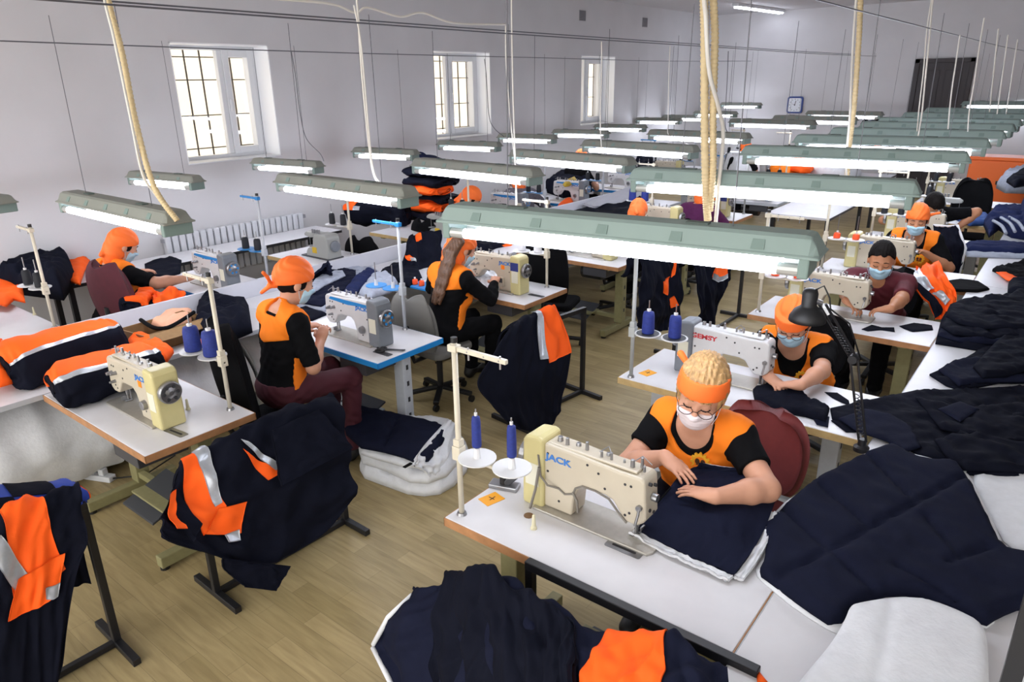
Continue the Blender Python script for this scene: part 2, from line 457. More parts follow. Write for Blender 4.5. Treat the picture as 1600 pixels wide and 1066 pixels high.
def win_frame(mb, y0, y1, z0, z1, t, d=.035):
    mb.box(XG - d, XG + d, y0, y0 + t, z0, z1); mb.box(XG - d, XG + d, y1 - t, y1, z0, z1)
    mb.box(XG - d, XG + d, y0 + t, y1 - t, z0, z0 + t); mb.box(XG - d, XG + d, y0 + t, y1 - t, z1 - t, z1)
for i, (a, b) in enumerate(wins):
    m = MB(); win_frame(m, a, b, WZ0, WZ1, .055); mid = a + .6 * (b - a) if i == 0 else a + .45 * (b - a)
    m.box(XG - .035, XG + .035, mid - .03, mid + .03, WZ0 + .055, WZ1 - .055)
    fr = m.build('window_%d' % (i + 1), PVC, bevel=.006); fr['kind'] = 'structure'
    s = MB(); win_frame(s, mid + .03, b - .05, WZ0 + .05, WZ1 - .05, .075, .05); s.build('sash', PVC, fr, bevel=.006)
    MB().box(XG - .004, XG + .004, a + .05, mid - .03, WZ0 + .05, WZ1 - .05).build('pane', GLASS, fr)
    MB().box(XG - .004, XG + .004, mid + .1, b - .12, WZ0 + .12, WZ1 - .12).build('pane', GLASS, fr)
    h = MB(); h.box(XG + .05, XG + .075, mid + .05, mid + .075, 2.14, 2.27); h.build('handle', PVC, fr, bevel=.004)
    g = MB(); n = 6
    for k in range(n + 1): y = a + .03 + (b - a - .06) * k / n; g.bar((XG - .17, y, WZ0 - .02), (XG - .17, y, WZ1 + .02), .014)
    for z in (WZ0 + .12, WZ0 + .48, WZ0 + .86, WZ1 - .12): g.bar((XG - .17, a, z), (XG - .17, b, z), .012)
    g.build('security_grille', mat('grille_iron', '4b443f', .7), fr)
    v = MB(); v.box(XG + .03, XW, b - .012, b + .001, WZ0, WZ1); v.box(XG + .03, XW, a - .001, a + .012, WZ0, WZ1); v.box(XG + .03, XW, a, b, WZ1 - .012, WZ1 + .001); v.build('reveal_panel', mat('white_reveal', 'f3f4f6', .4), fr)
    MB().box(XW - .32, XW + .02, a + .0, b - .0, WZ0, WZ0 + .014).build('sill', PVC, fr, bevel=.004)
# door, clock, vents, ceiling lamp
d = MB(); d.box(-3.0, -2.13, YF - .05, YF, 0, 2.64)
dr = d.build('door_1', DOORM); dr['kind'] = 'structure'
f = MB(); f.box(-3.09, -3.0, YF - .07, YF, 0, 2.72); f.box(-2.13, -2.05, YF - .07, YF, 0, 2.72); f.box(-3.09, -2.05, YF - .07, YF, 2.64, 2.72); f.build('door_frame', DOORM, dr, bevel=.006)
p = MB()
for x0, x1 in ((-2.9, -2.62), (-2.52, -2.24)):
    for z0, z1 in ((.2, 1.1), (1.25, 2.5)): p.box(x0, x1, YF - .062, YF - .05, z0, z1)
p.build('door_panel', DOORM, dr, bevel=.008)
h = MB(); h.cyl((-2.2, YF - .05, 1.1), (-2.2, YF - .1, 1.1), .012); h.box(-2.31, -2.19, YF - .11, YF - .095, 1.09, 1.11); h.build('handle', STEEL, dr)
ck = empty('wall_clock', (-5.38, YF - .05, 1.83), 0, 'square wall clock with a rounded blue frame on the far wall', 'clock')
def rrect(w, h, r, n=5):
    P = []
    for cx, cy, a0 in ((w - r, h - r, 0), (-w + r, h - r, 90), (-w + r, -h + r, 180), (w - r, -h + r, 270)):
        for k in range(n + 1): a = math.radians(a0 + 90 * k / n); P.append((cx + r * math.cos(a), cy + r * math.sin(a)))
    return P
MB().prism(rrect(.17, .18, .05), 0, .045).build('clock_frame', mat('clock_blue', '253f83', .4), ck)
MB().prism(rrect(.135, .145, .03), -.006, 0).build('clock_face', mat('clock_face_white', 'dfe3ea', .3), ck)
h = MB(); h.bar((0, -.012, 0), (.02, -.012, .09), .012, .004); h.bar((0, -.012, 0), (-.05, -.012, .02), .014, .004); h.cyl((0, -.008, 0), (0, -.016, 0), .014)
h.build('clock_hands', INK, ck)
tk = MB()
for k in range(12): a = k * PI / 6; tk.box(.115 * math.cos(a) - .006, .115 * math.cos(a) + .006, -.009, -.006, .12 * math.sin(a) - .008, .12 * math.sin(a) + .008)
tk.build('hour_marks', INK, ck)
for i, (y, z, lb) in enumerate(((11.7, 3.5, 'narrow grey wall vent high up, the one above the third window'), (14.02, 3.5, 'narrow grey wall vent high up, farther along near the room corner'))):
    v = empty('wall_vent', (XW, y, z), 0, lb, 'vent', 'vents high on the window wall')
    MB().box(0, .012, -.1, .1, -.085, .085).build('vent_plate', mat('vent_grey', '8a888c', .6), v)
    s = MB()
    for k in range(6): s.box(.012, .02, -.085, .085, -.07 + k * .026, -.058 + k * .026)
    s.build('slats', mat('vent_dark', '6d6b70', .6), v)
cl = empty('ceiling_lamp', (-5.92, 15.9, ZC), 1.49, 'bare twin tube ceiling lamp near the far wall', 'ceiling lamp')
MB().box(-1.1, 1.1, -.07, .07, -.06, 0).build('lamp_body', PVC, cl, bevel=.01)
for s in (-1, 1): MB().cyl((-1.06, s * .035, -.075), (1.06, s * .035, -.075), .014, n=10).build('tube', TUBE, cl)

# ---------------------------------------------------------------- hanging lamps
def lamp_proto(name, L, hm, w=.17, hgt=.1, drop=1.0, tz=.05):
    r = empty(name)
    sec = [(-w / 2, 0), (-w / 2, .008), (-w * .46, .014), (-w * .33, hgt * .86), (-w * .25, hgt), (w * .25, hgt), (w * .33, hgt * .86), (w * .46, .014), (w / 2, .008), (w / 2, 0)]
    xs = [(-L / 2, .96, .02), (-L / 2 + .006, 1, .08), (-L / 2 + .02, 1, .55), (-L / 2 + .036, 1, .94), (-L / 2 + .055, 1, 1)]
    xs = xs + [(-x, a, b) for x, a, b in xs[::-1]]
    V = []; n = len(sec)
    for x, a, b in xs:
        for y, z in sec: V.append((x, y * a * (1 if z < .01 else (.86 + .14 * b)), min(z, .008 + (hgt - .008) * b)))
    F = []
    for i in range(len(xs) - 1):
        for k in range(n - 1): F.append((i * n + k, i * n + k + 1, (i + 1) * n + k + 1, (i + 1) * n + k))
        F.append((i * n + n - 1, i * n, (i + 1) * n, (i + 1) * n + n - 1))
    F.append(tuple(range(n))); F.append(tuple((len(xs) - 1) * n + k for k in range(n - 1, -1, -1)))
    m = MB(); m._add(V, F); m.build('housing', hm, r, bevel=.004)
    tl = L / 2 - .13
    for s in (-1, 1):
        MB().cyl((-tl, s * w * .33, -.042), (tl, s * w * .33, -.042), .021, n=12).build('tube', TUBE, r)
        e = MB()
        for sx in (-1, 1): e.cyl((sx * tl, s * w * .33, -.042), (sx * (tl + .07), s * w * .33, -.042), .0215, n=12)
        e.bm.verts.index_update(); build_each(e, 'tube_end', GLASSY, r)
    for sx in (-1, 1):
        b = MB(); b.box(min(sx * (tl + .065), sx * (tl + .1)), max(sx * (tl + .065), sx * (tl + .1)), -w * .46, w * .46, -.066, .006); b.build('lamp_holder', CLIP, r, bevel=.006)
    nc = 5 if L > 1.2 else 3
    c = MB()
    for k in range(nc):
        x = -L / 2 + L * (k + .7) / (nc + .4)
        for s in (-1, 1):
            c._add([(x - .022, s * w * .38, .02), (x + .022, s * w * .38, .02), (x + .022, s * w * .472, .02), (x - .022, s * w * .472, .02),
                    (x - .02, s * w * .33, hgt * .7), (x + .02, s * w * .33, hgt * .7), (x + .02, s * w * .372, hgt * .7), (x - .02, s * w * .372, hgt * .7)],
                   [(0, 3, 2, 1), (4, 5, 6, 7), (0, 1, 5, 4), (1, 2, 6, 5), (2, 3, 7, 6), (3, 0, 4, 7)])
    c.bm.verts.index_update(); build_each(c, 'clip', CLIP, r)
    sl = MB()
    for x in (-L * .27, L * .22): sl.box(x - .04, x + .04, -.018, .018, hgt, hgt + .006)
    sl.bm.verts.index_update(); build_each(sl, 'mounting_slot', mat('slot_dark', '55625c', .6), r)
    for x in (-L * .3, L * .3):
        MB().tube([(x, 0, hgt), (x, 0, hgt + .12), (x * .98, .004, drop)], .0022, 5).build('hanging_cord', WIRE, r)
    return r
def place_lamp(proto, a, b, label, group, first=[None]):
    c = (a + b) / 2; v = b - a
    return dict(loc=c, rz=math.atan2(v.y, v.x), label=label, group=group)
ORD = ['first', 'second', 'third', 'fourth', 'fifth', 'sixth', 'seventh', 'eighth', 'ninth', 'tenth', 'eleventh', 'twelfth']
def lamp_row(proto, ends, fixed, L, z0, texts, group):
    """ends: pixel ends of the rim in the photo; fixed: 'R' keeps right end"""
    for i, (l, tx) in enumerate(zip(ends, texts)):
        z = l[4] if len(l) > 4 else z0
        a = at(l[0], l[1], z=z); b = at(l[2], l[3], z=z); v = (b - a).normalized()
        yaw = max(-.12, min(.12, math.atan2(v.y, v.x)))
        v = Vector((math.cos(yaw), math.sin(yaw), 0))
        c = b - v * L / 2 if fixed == 'R' else (a + b) / 2
        if i == 0:
            o = proto; o.location = c; o.rotation_euler = (0, 0, yaw); tag(o, tx, 'hanging lamp', group)
        else: dup(proto, c, yaw, tx, group)
rowC = [(697, 343, 1288, 400), (995, 281, 1440, 305), (1192, 244, 1518, 254), (1270, 223, 1549, 231), (1334, 211, 1573, 217), (1387, 200, 1588, 205), (1405, 193, 1598, 197), (1447, 184, 1610, 187), (1470, 175, 1622, 178), (1520, 163, 1648, 165)]
pC = lamp_proto('hanging_lamp', 1.52, LAMPG, w=.19, hgt=.072, drop=.93)
tC = ['big green-grey hanging tube lamp, nearest, in front of the foreground seamstress', 'green-grey hanging tube lamp behind the nearest one, crossed by two beige hoses',
      'green-grey hanging tube lamp crossed by a single beige hose, third of its row', 'fourth green-grey hanging lamp from the front in the right-hand row', 'fifth hanging lamp from the front in the right-hand row',
      'sixth hanging lamp from the front in the right-hand row', 'seventh hanging lamp from the front, below the dark door', 'eighth hanging lamp from the front in the right-hand row', 'ninth hanging lamp from the front, second from far wall in its row', 'farthest hanging lamp of the right-hand row close to the far wall']
lamp_row(pC, rowC, 'R', 1.52, 1.85, tC, 'hanging lamps over the right-hand row')
rowB = [(103, 312, 291, 352), (446, 284, 638, 308), (650, 258, 843, 277), (805, 243, 986, 259), (923, 226, 1081, 240), (1023, 209, 1165, 218), (1148, 190, 1270, 197), (1235, 185, 1312, 190), (1268, 178, 1372, 181)]
pB = lamp_proto('hanging_lamp', 1.47, LAMPG2, w=.18, hgt=.07, drop=1.1)
tB = ['grey hanging tube lamp on the left, beside the beige hose, tilted toward its near end', 'grey hanging tube lamp with a looping white cable at its right end', 'grey hanging tube lamp above the two bent-over seamstresses', 'fourth hanging lamp from the front in the middle row',
      'fifth hanging lamp from the front in the middle row', 'sixth hanging lamp from the front in the middle row', 'seventh hanging lamp from the front in the middle row, below the clock', 'eighth hanging lamp from the front in the middle row', 'farthest hanging lamp of the middle row right of the clock']
lamp_row(pB, rowB, 'M', 1.47, 1.71, tB, 'hanging lamps over the middle row')
rowA = [(-95, 313, 18, 310), (197, 278, 320, 283), (392, 256, 507, 260), (550, 237, 657, 242), (680, 226, 788, 229), (772, 215, 877, 217), (856, 208, 960, 209), (920, 199, 1020, 200), (985, 188, 1075, 189), (1030, 184, 1110, 184), (1078, 177, 1160, 179, 1.72), (1122, 164, 1195, 165, 1.84)]
pA = lamp_proto('hanging_lamp', 1.0, LAMPG2, w=.15, hgt=.06, drop=1.15)
tA = ['short grey hanging lamp cut off by the left picture edge', 'short grey hanging lamp left below the first window', 'short grey hanging lamp right below the first window', 'short grey hanging lamp before bare wall between first and second window', 'short grey hanging lamp right below the second window',
      'short grey hanging lamp just right of the second window', 'sixth short lamp along the window wall, left of the third window', 'short grey hanging lamp right below the third window', 'short grey hanging lamp just right of the third window', 'third short lamp from the far end along the window wall', 'second short lamp from the far end along the window wall', 'farthest short lamp along the window wall']
lamp_row(pA, rowA, 'M', 1.0, 1.62, tA, 'short hanging lamps along the window wall')

# ---------------------------------------------------------------- steel wires, hoses and cables from the ceiling
def wire(name, label, cat, path, r, m, n=6, group=None):
    P = np.array([tuple(p) for p in path], float)
    t = np.linspace(0, 1, max(12, 8 * len(P))); Q = catmull(P, t) if len(P) > 2 else P[0] + (P[1] - P[0]) * t[:, None]
    mb = MB(); mb.tube([tuple(q) for q in Q], r, n)
    return tag(mb.build(name, m, smooth=True), label, cat, group)
for x, z, lb, sag in ((-6.5, 2.78, 'thin steel wire strung along the window wall above the short lamps', .05), (-4.15, 2.84, 'upper steel wire strung above the middle row of lamps', .02), (-3.85, 2.8, 'lower steel wire strung above the middle row of lamps', .03),
                      (-1.3, 2.81, 'steel wire strung above the right-hand row of lamps', .02), (.42, 2.8, 'steel wire strung above the right edge of the long worktable', .02)):
    wire('steel_wire', lb, 'wire', [(x, -1.5 if x < -1 else .9, z), (x, 4.5, z - sag), (x, 9, z - sag), (x, 13, z - sag), (x, YF, z)], .005, WIRE, 5, 'steel wires under the ceiling')
def hose(name, label, path, r):
    path = [(path[0].x, path[0].y, ZC), *path]
    P = np.array([tuple(p) for p in path], float); Ln = np.linalg.norm(np.diff(P, axis=0), axis=1).sum()
    N = int(Ln / .0065); t = np.linspace(0, 1, N); Q = catmull(P, t)
    rs = [r * (1 if k % 4 < 2 else .86) for k in range(N)]
    return tag(MB().tube([tuple(q) for q in Q], rs, 10).build(name, HOSE, smooth=True), label, 'hose', 'corrugated hoses from the ceiling')
hose('corrugated_hose', 'beige corrugated hose hanging down to the left lamp', [at(160, -40, x=-3.92), at(190, 80, x=-3.9), at(212, 190, x=-3.88), at(240, 290, x=-3.82), at(277, 345, x=-3.74)], .016)
hose('corrugated_hose', 'left of two beige corrugated hoses down to the nearest lamp', [at(1102, -60, x=-1.62), at(1101, 60, x=-1.62), at(1101, 200, x=-1.61), at(1103, 300, x=-1.6), at(1106, 345, x=-1.58)], .022)
hose('corrugated_hose', 'right of two beige corrugated hoses down to the nearest lamp', [at(1116, -60, x=-1.6), at(1117, 60, x=-1.6), at(1114, 170, x=-1.58), at(1114, 260, x=-1.57), at(1109, 330, x=-1.58)], .02)
hose('corrugated_hose', 'single beige corrugated hose down to the third lamp of the row', [at(1348, -40, x=-1.5), at(1342, 60, x=-1.5), at(1335, 160, x=-1.5), at(1327, 230, x=-1.5), at(1323, 285, x=-1.5)], .021)
cg = 'white cables hanging to the lamps'
def cab(label, pts, x, r=.009, m=CABLE): 
    P = [at(a, b, x=x) for a, b in pts]
    if pts[0][1] < -8: P.insert(0, Vector((P[0].x, P[0].y, ZC)))
    wire('power_cable', label, 'cable', P, r, m, 7, cg)
cab('white cable running beside the left hose into its lamp', [(157, -30), (178, 60), (205, 190), (222, 270), (240, 300), (268, 335)], -3.86, .007)
cab('white cable looping down into the second lamp of the middle row', [(556, -20), (560, 30), (566, 120), (577, 230), (585, 275), (600, 293), (632, 298)], -4.0, .008)
cab('white cable twin running beside the looping one in the middle row', [(553, 8), (563, 60), (570, 130), (576, 200), (583, 262), (594, 285), (622, 302)], -3.97, .006)
cab('white cable strung in waves along the middle row wires', [(380, -5), (480, 2), (525, 8), (556, 20), (575, 12), (625, 26), (660, 20), (710, 36), (790, 38)], -4.1, .008)
cab('pair cable dropping past the second window, left strand', [(790, 40), (791, 100), (797, 180), (805, 260), (806, 330)], -3.95, .006)
cab('pair cable dropping past the second window, right strand', [(799, -20), (800, 60), (802, 160), (807, 300), (808, 335)], -3.9, .007)
cab('thick white cable wound over the two beige hoses', [(1101, -60), (1103, 30), (1108, 110), (1122, 165), (1130, 210), (1124, 280), (1118, 350)], -1.55, .011)
cab('white cable beside the single hose', [(1342, -40), (1334, 50), (1330, 130), (1328, 180), (1322, 250), (1324, 290)], -1.47, .009)
cab('white cable crossing the left edge of the dark door', [(1460, -20), (1452, 60), (1446, 120), (1440, 180), (1433, 225), (1436, 238)], -1.3, .008)
cab('second strand beside the cable crossing the dark door', [(1457, -10), (1448, 50), (1443, 110), (1436, 170), (1432, 215)], -1.32, .006)
cab('white cable crossing the right part of the dark door', [(1500, 55), (1494, 95), (1486, 150), (1481, 205), (1483, 216)], -1.2, .007)
cab('slack white cable right of the dark door', [(1538, 28), (1530, 75), (1522, 130), (1515, 170), (1512, 205)], -.9, .006)
for i, (px, y0, px2, y2) in enumerate(((1560, 45, 1546, 175), (1575, 55, 1558, 178), (1590, 62, 1572, 178))):
    cab(['first', 'second', 'third'][i] + ' thin cable from the right in the far corner of the row', [(px, y0), ((px + px2) / 2, (y0 + y2) / 2), (px2, y2)], -.8, .006)
cab('dark slack cable hanging before the first window reveal', [(455, 80), (462, 120), (468, 170), (478, 215), (500, 240), (506, 252)], -6.4, .004, WIRE)
cab('dark slack cable crossing the reveal of the second window', [(757, 92), (760, 120), (764, 180), (772, 200), (788, 214)], -6.4, .005, WIRE)
cab('white cable hanging in front of the third window', [(940, 65), (940, 110), (938, 190), (940, 240)], -4.0, .006)
cab('white cable hanging between third window and hoses', [(1047, 72), (1045, 120), (1044, 190), (1046, 212), (1075, 226)], -4.0, .005)
cab('grey cable hanging right of the two hoses', [(1138, 80), (1136, 130), (1133, 185), (1136, 205), (1150, 212)], -4.0, .005, WIRE)
# ================================================================== tables
def table_proto(edge, legs, L=1.21, D=.6, edge_name='edge_band', white_end=False):
    r = empty('sewing_table')
    MB().box(-L / 2 + .004, L / 2 - .004, -D / 2 + .004, D / 2 - .004, .712, .75).build('tabletop', WHITE, r, bevel=.003)
    e = MB(); t = .004
    e.box(-L / 2, L / 2, -D / 2, -D / 2 + t, .71, .7475); e.box(-L / 2, L / 2, D / 2 - t, D / 2, .71, .7475)
    e.box(-L / 2, -L / 2 + t, -D / 2, D / 2, .71, .7475); e.box(L / 2 - t, L / 2, -D / 2, D / 2, .71, .7475)
    e.build(edge_name, edge, r)
    for s in (-1, 1):
        x = s * (L / 2 - .17)
        g = MB(); g.box(x - .03, x + .03, -.275, .275, 0.02, .085); g.box(x - .045, x + .045, .02, .1, .085, .70); g.box(x - .03, x + .03, -.25, .25, .68, .712)
        g.build('leg', legs, r, bevel=.006)
        f = MB()
        for y in (-.25, .25): f.cyl((x, y, 0), (x, y, .022), .024, n=10)
        f.bm.verts.index_update(); build_each(f, 'foot', BLKP, r)
        h = MB()
        for z in (.2, .32, .44, .56): h.box(x + s * .045 - .0015, x + s * .045 + .0015, .05, .07, z, z + (.035 if int(z * 100) % 24 else .012))
        h.bm.verts.index_update(); build_each(h, 'slot_hole', INK, r)
    b = MB(); b.box(-L / 2 + .17, L / 2 - .17, .03, .07, .12, .16); b.box(-.2, .17, -.1, .1, .15, .165); b.build('cross_bar', legs, r, bevel=.004)
    p = MB(); p._add([(-.2, -.16, .10), (.16, -.16, .10), (.16, .12, .2), (-.2, .12, .2), (-.2, -.16, .115), (.16, -.16, .115), (.16, .12, .215), (-.2, .12, .215)],
                     [(0, 3, 2, 1), (4, 5, 6, 7), (0, 1, 5, 4), (1, 2, 6, 5), (2, 3, 7, 6), (3, 0, 4, 7)]); p.build('pedal', DGREY, r, bevel=.004)
    MB().cyl((.02, .02, .58), (.25, .02, .58), .075, n=18).build('motor', BLKM, r, bevel=.01)
    dr = MB(); dr.box(.2, .46, -.28, -.02, .62, .70); dr.build('drawer', mat('drawer_dark', '3a3a3e', .5), r, bevel=.004)
    return r
# ================================================================== sewing machines  (needle at origin, operator at -y)
def machine_proto(body, cover, logo, logo_m, side=-1, wheel_m=STEEL, stripe=None, hose=False, sticker=None, wheel_in=None, panel=False):
    """side: -1 the maker's name on the operator side, +1 on the rear"""
    r = empty('sewing_machine')
    MB().prism([(-.10, -.06), (-.085, -.088), (.44, -.088), (.44, .088), (-.085, .088), (-.10, .06)], 0, .012, 'xy').build('bed_plate', BRUSH, r, bevel=.004)
    m = MB()
    m.prism([(-.055, .125), (-.045, .275), (-.03, .29), (.06, .288), (.28, .297), (.405, .30), (.405, .012), (.27, .012), (.262, .09), (.245, .14), (.215, .165), (.12, .165), (.085, .155), (.06, .12), (.03, .085), (-.02, .085), (-.045, .105)], -.052, .052)
    m.build('arm', body, r, bevel=.014, seg=3)
    c = MB(); c.box(-.003, .40, -.035, .035, .291, .302); c.build('top_cover', body, r, bevel=.006)
    k = MB(); k.prism([(.40, .0), (.40, .318), (.425, .325), (.485, .318), (.5, .295), (.505, .0)], -.068, .068); k.build('motor_cover', cover, r, bevel=.014, seg=3)
    w = MB(); w.lathe([(.02, .505), (.056, .506), (.06, .512), (.06, .53), (.054, .536), (.03, .534), (.012, .54)], (0, 0, .2), 'x', 28); hw = w.build('handwheel', wheel_m, r, smooth=False, bevel=.002)
    s = MB()
    for j in range(6):
        a = j * PI / 3; y, z = .036 * math.cos(a), .2 + .036 * math.sin(a); s.cyl((.534, y, z), (.5385, y, z), .009, n=8)
    s.bm.verts.index_update(); build_each(s, 'wheel_slot', wheel_in or INK, hw)
    n = MB(); n.cyl((0, 0, .012), (0, 0, .1), .0035, n=6); n.cyl((.0, .0, .05), (0, 0, .1), .007, n=8); n.cyl((.0, .016, .02), (0, .016, .1), .005, n=6)
    n.box(-.012, .012, -.02, .02, .014, .022); n.box(-.016, -.008, -.03, .0, .02, .045); n.build('needle_and_foot', STEEL, r, bevel=.0015)
    t = MB(); yb = side * .052
    for x, z, q in ((.0, .2, .014), (.05, .21, .012), (.02, .155, .010)): t.cyl((x, -.05, z), (x, -.085, z), q, q * .6, n=12)
    t.cyl((-.052, 0, .2), (-.075, 0, .2), .016, n=12)
    t.bm.verts.index_update(); build_each(t, 'tension_dial', STEEL, r, bevel=.002)
    g = MB()
    for x, y, q, h in ((.36, .0, .013, .02), (.32, .01, .009, .03), (.28, -.01, .012, .012), (.235, .0, .008, .035), (.16, .015, .006, .025), (.145, -.012, .01, .012), (.12, .01, .006, .03), (.07, 0, .006, .012), (.03, .01, .01, .03), (.0, -.008, .007, .04), (-.02, .012, .006, .02)):
        g.cyl((x, y, .298), (x, y, .302 + h), q, q * .8, n=10)
    g.tube([(.17, .015, .32), (.15, -.02, .335), (.12, .01, .325)], .0025, 5); g.tube([(.03, .01, .32), (.01, -.03, .335), (-.03, -.03, .31)], .0025, 5)
    g.bm.verts.index_update(); build_each(g, 'thread_guide', STEEL, r, bevel=.0015)
    d = MB()
    for x, z in ((.385, .26), (.385, .18), (.29, .255), (.2, .27), (.15, .25), (.12, .195), (.01, .245), (.035, .245), (.012, .13), (.03, .115), (.33, .06)):
        for sy in (-1, 1): d.cyl((x, sy * .051, z), (x, sy * .0535, z), .0055, n=8)
    for y, z in ((-.02, .24), (.02, .15), (-.01, .13), (.02, .26)): d.cyl((-.046, y, z), (-.058, y, z), .007, n=8)
    d.bm.verts.index_update(); build_each(d, 'screw', INK, r)
    lv = MB(); lv.tube([(-.03, .06, .17), (-.035, .075, .15), (-.03, .085, .11)], .005, 6); lv.cyl((-.03, .05, .17), (-.03, .066, .17), .012, n=10); lv.build('lifting_lever', STEEL, r)
    if hose:
        h = MB(); q = .055
        h.tube([(.42, .07, .25), (.405, .075, .16), (.37, .075, .13), (.33, q, .12), (.3, q, .105), (.262, q, .12), (.25, q, .15), (.22, q, .17), (.16, q, .172), (.1, q, .16), (.06, q, .12), (.02, q, .085)], .0045, 7)
        h.tube([(.262, q + .003, .13), (.24, q + .004, .1), (.235, q + .004, .05)], .0055, 7); h.tube([(.41, .078, .2), (.42, .09, .1), (.44, .1, .01)], .006, 7)
        h.build('oil_hose', mat('hose_grey', '77726a', .5), r)
    if logo:
        rot = (PI / 2, 0, 0 if side < 0 else PI)
        text('maker_name', logo, .038, logo_m, r, (.335, side * .0532, .245), rot, bold=True, sx=1.35)
    if stripe:
        m = MB(); m.prism([(.0, .262), (.02, .281), (.39, .281), (.39, .262), (.3, .258), (.2, .25)], side * .0522, side * .0536); m.build('colour_stripe', stripe, r)
    if sticker:
        MB().box(.3, .335, side * .0525, side * .054, .195, .23).build('sticker', sticker, r)
    if panel:
        p = MB(); p.box(.275, .335, -.075, -.05, .05, .13); pp = p.build('control_box', body, r, bevel=.005)
        MB().box(.283, .327, -.0765, -.075, .085, .12).build('dial_panel', DGREY, pp)
        MB().box(.41, .49, -.0705, -.068, .2, .27).build('display_panel', LOGOD, r)
    else:
        MB().cyl((.335, -.05, .1), (.335, -.075, .1), .028, .024, n=16).build('stitch_dial', STEEL, r, bevel=.002)
    lb = MB(); lb.box(.42, .485, side * .068, side * .0695, .1, .2); lb.build('warning_label', mat('label_pale', 'd4d2c0', .5), r)
    return r
def overlock_proto():
    r = empty('overlock_machine')
    m = MB(); m.prism([(-.13, 0), (-.13, .05), (-.1, .09), (-.02, .11), (.0, .2), (.03, .245), (.19, .25), (.22, .22), (.23, .1), (.23, 0)], -.085, .085); m.build('body', mat('overlock_grey', '9b9c98', .35), r, bevel=.015, seg=3)
    m = MB(); m.prism([(-.19, .2), (-.19, .225), (-.15, .25), (.08, .25), (.08, .21), (-.1, .19)], -.045, .045); m.build('arm', mat('overlock_grey', '9b9c98', .35), r, bevel=.01)
    MB().lathe([(.03, .23), (.055, .232), (.058, .245), (.05, .262), (.02, .266)], (0, 0, .13), 'x', 22).build('handwheel', GREYE, r, bevel=.002)
    MB().box(-.02, .05, -.0875, -.085, .05, .11).build('warning_label', mat('yellow_label', 'c9a51f', .5), r)
    g = MB()
    for k in range(4): g.cyl((-.02 + k * .035, -.06, .25), (-.02 + k * .035, -.06, .29), .011, n=10)
    g.cyl((-.16, 0, .2), (-.16, 0, .09), .004, n=6); g.box(-.18, -.13, -.03, .03, .085, .095); g.bm.verts.index_update(); build_each(g, 'tension_dial', STEEL, r, bevel=.002)
    MB().prism([(-.2, -.1), (.24, -.1), (.24, .1), (-.2, .1)], 0, .012, 'xy').build('bed_plate', DGREY, r, bevel=.004)
    return r
# ================================================================== thread stands
def stand_proto(pole, disc_m, cone_m, cone_r, cone_h, arm_m=None, n=2, discr=.075, inset=None, h=.75):
    """foot of the pole at origin on the table, arms toward -x, spools of thread on the discs"""
    r = empty('thread_stand')
    MB().cyl((0, 0, 0), (0, 0, h), .0115, n=10).build('pole', pole, r, smooth=True)
    m = MB(); m.cyl((0, 0, 0), (0, 0, .012), .022, .018, n=12); m.build('base_collar', STEEL, r)
    MB().cyl((0, 0, h - .004), (0, 0, h + .016), .013, n=10).build('pole_cap', BLKP, r)
    a = MB(); a.box(-.25, .02, -.009, .009, h - .035, h - .017); a.box(-.02, .022, -.016, .016, h - .04, h - .012); a.build('top_arm', arm_m or pole, r, bevel=.003)
    e = MB()
    for x in (-.07, -.22): e.cyl((x, 0, h - .06), (x, 0, h - .01), .004, n=6)
    for x in (-.07, -.15, -.22): e.cyl((x, .0095, h - .026), (x, -.0095, h - .026), .004, n=6)
    e.bm.verts.index_update(); build_each(e, 'thread_eye', STEEL, r)
    zc = .285
    c = MB(); c.box(-.26, .02, -.008, .008, zc - .014, zc); c.box(-.02, .02, -.02, .02, zc - .03, zc + .03); c.box(-.016, .016, -.016, .016, zc + .03, zc + .06); c.build('cross_arm', pole, r, bevel=.003)
    for k in range(n):
        x = -.095 - k * .155
        d = MB(); d.lathe([(.02, zc), (discr, zc + .004), (discr, zc + .009), (.02, zc + .007)], (x, -.02 * k, 0), n=24); q = d.build('spool_disc', disc_m, r)
        if inset: MB().lathe([(.01, zc + .0075), (discr * .86, zc + .0095), (discr * .86, zc + .0105), (.01, zc + .009)], (x, -.02 * k, 0), n=24).build('disc_inlay', inset, q)
        MB().cyl((x, -.02 * k, zc), (x, -.02 * k, zc + .05), .016, .011, n=10).build('spool_holder', WPLAST, r)
        MB().cyl((x, -.02 * k, zc), (x, -.02 * k, zc + cone_h + .075), .0035, n=6).build('spool_pin', STEEL, r)
    return r
def cone(loc, m, r, h, label, group='spools of thread on the stands'):
    o = empty('thread_spool', loc, 0, label, 'thread spool', group)
    MB().lathe([(r * .95, 0), (r, .008), (r * .92, h * .8), (r * .8, h - .006), (r * .3, h)], n=16).build('thread', m, o, smooth=True)
    MB().lathe([(r * .3, h - .004), (r * .34, h + .012), (r * .2, h + .014)], n=10).build('core', WPLAST, o)
    return o
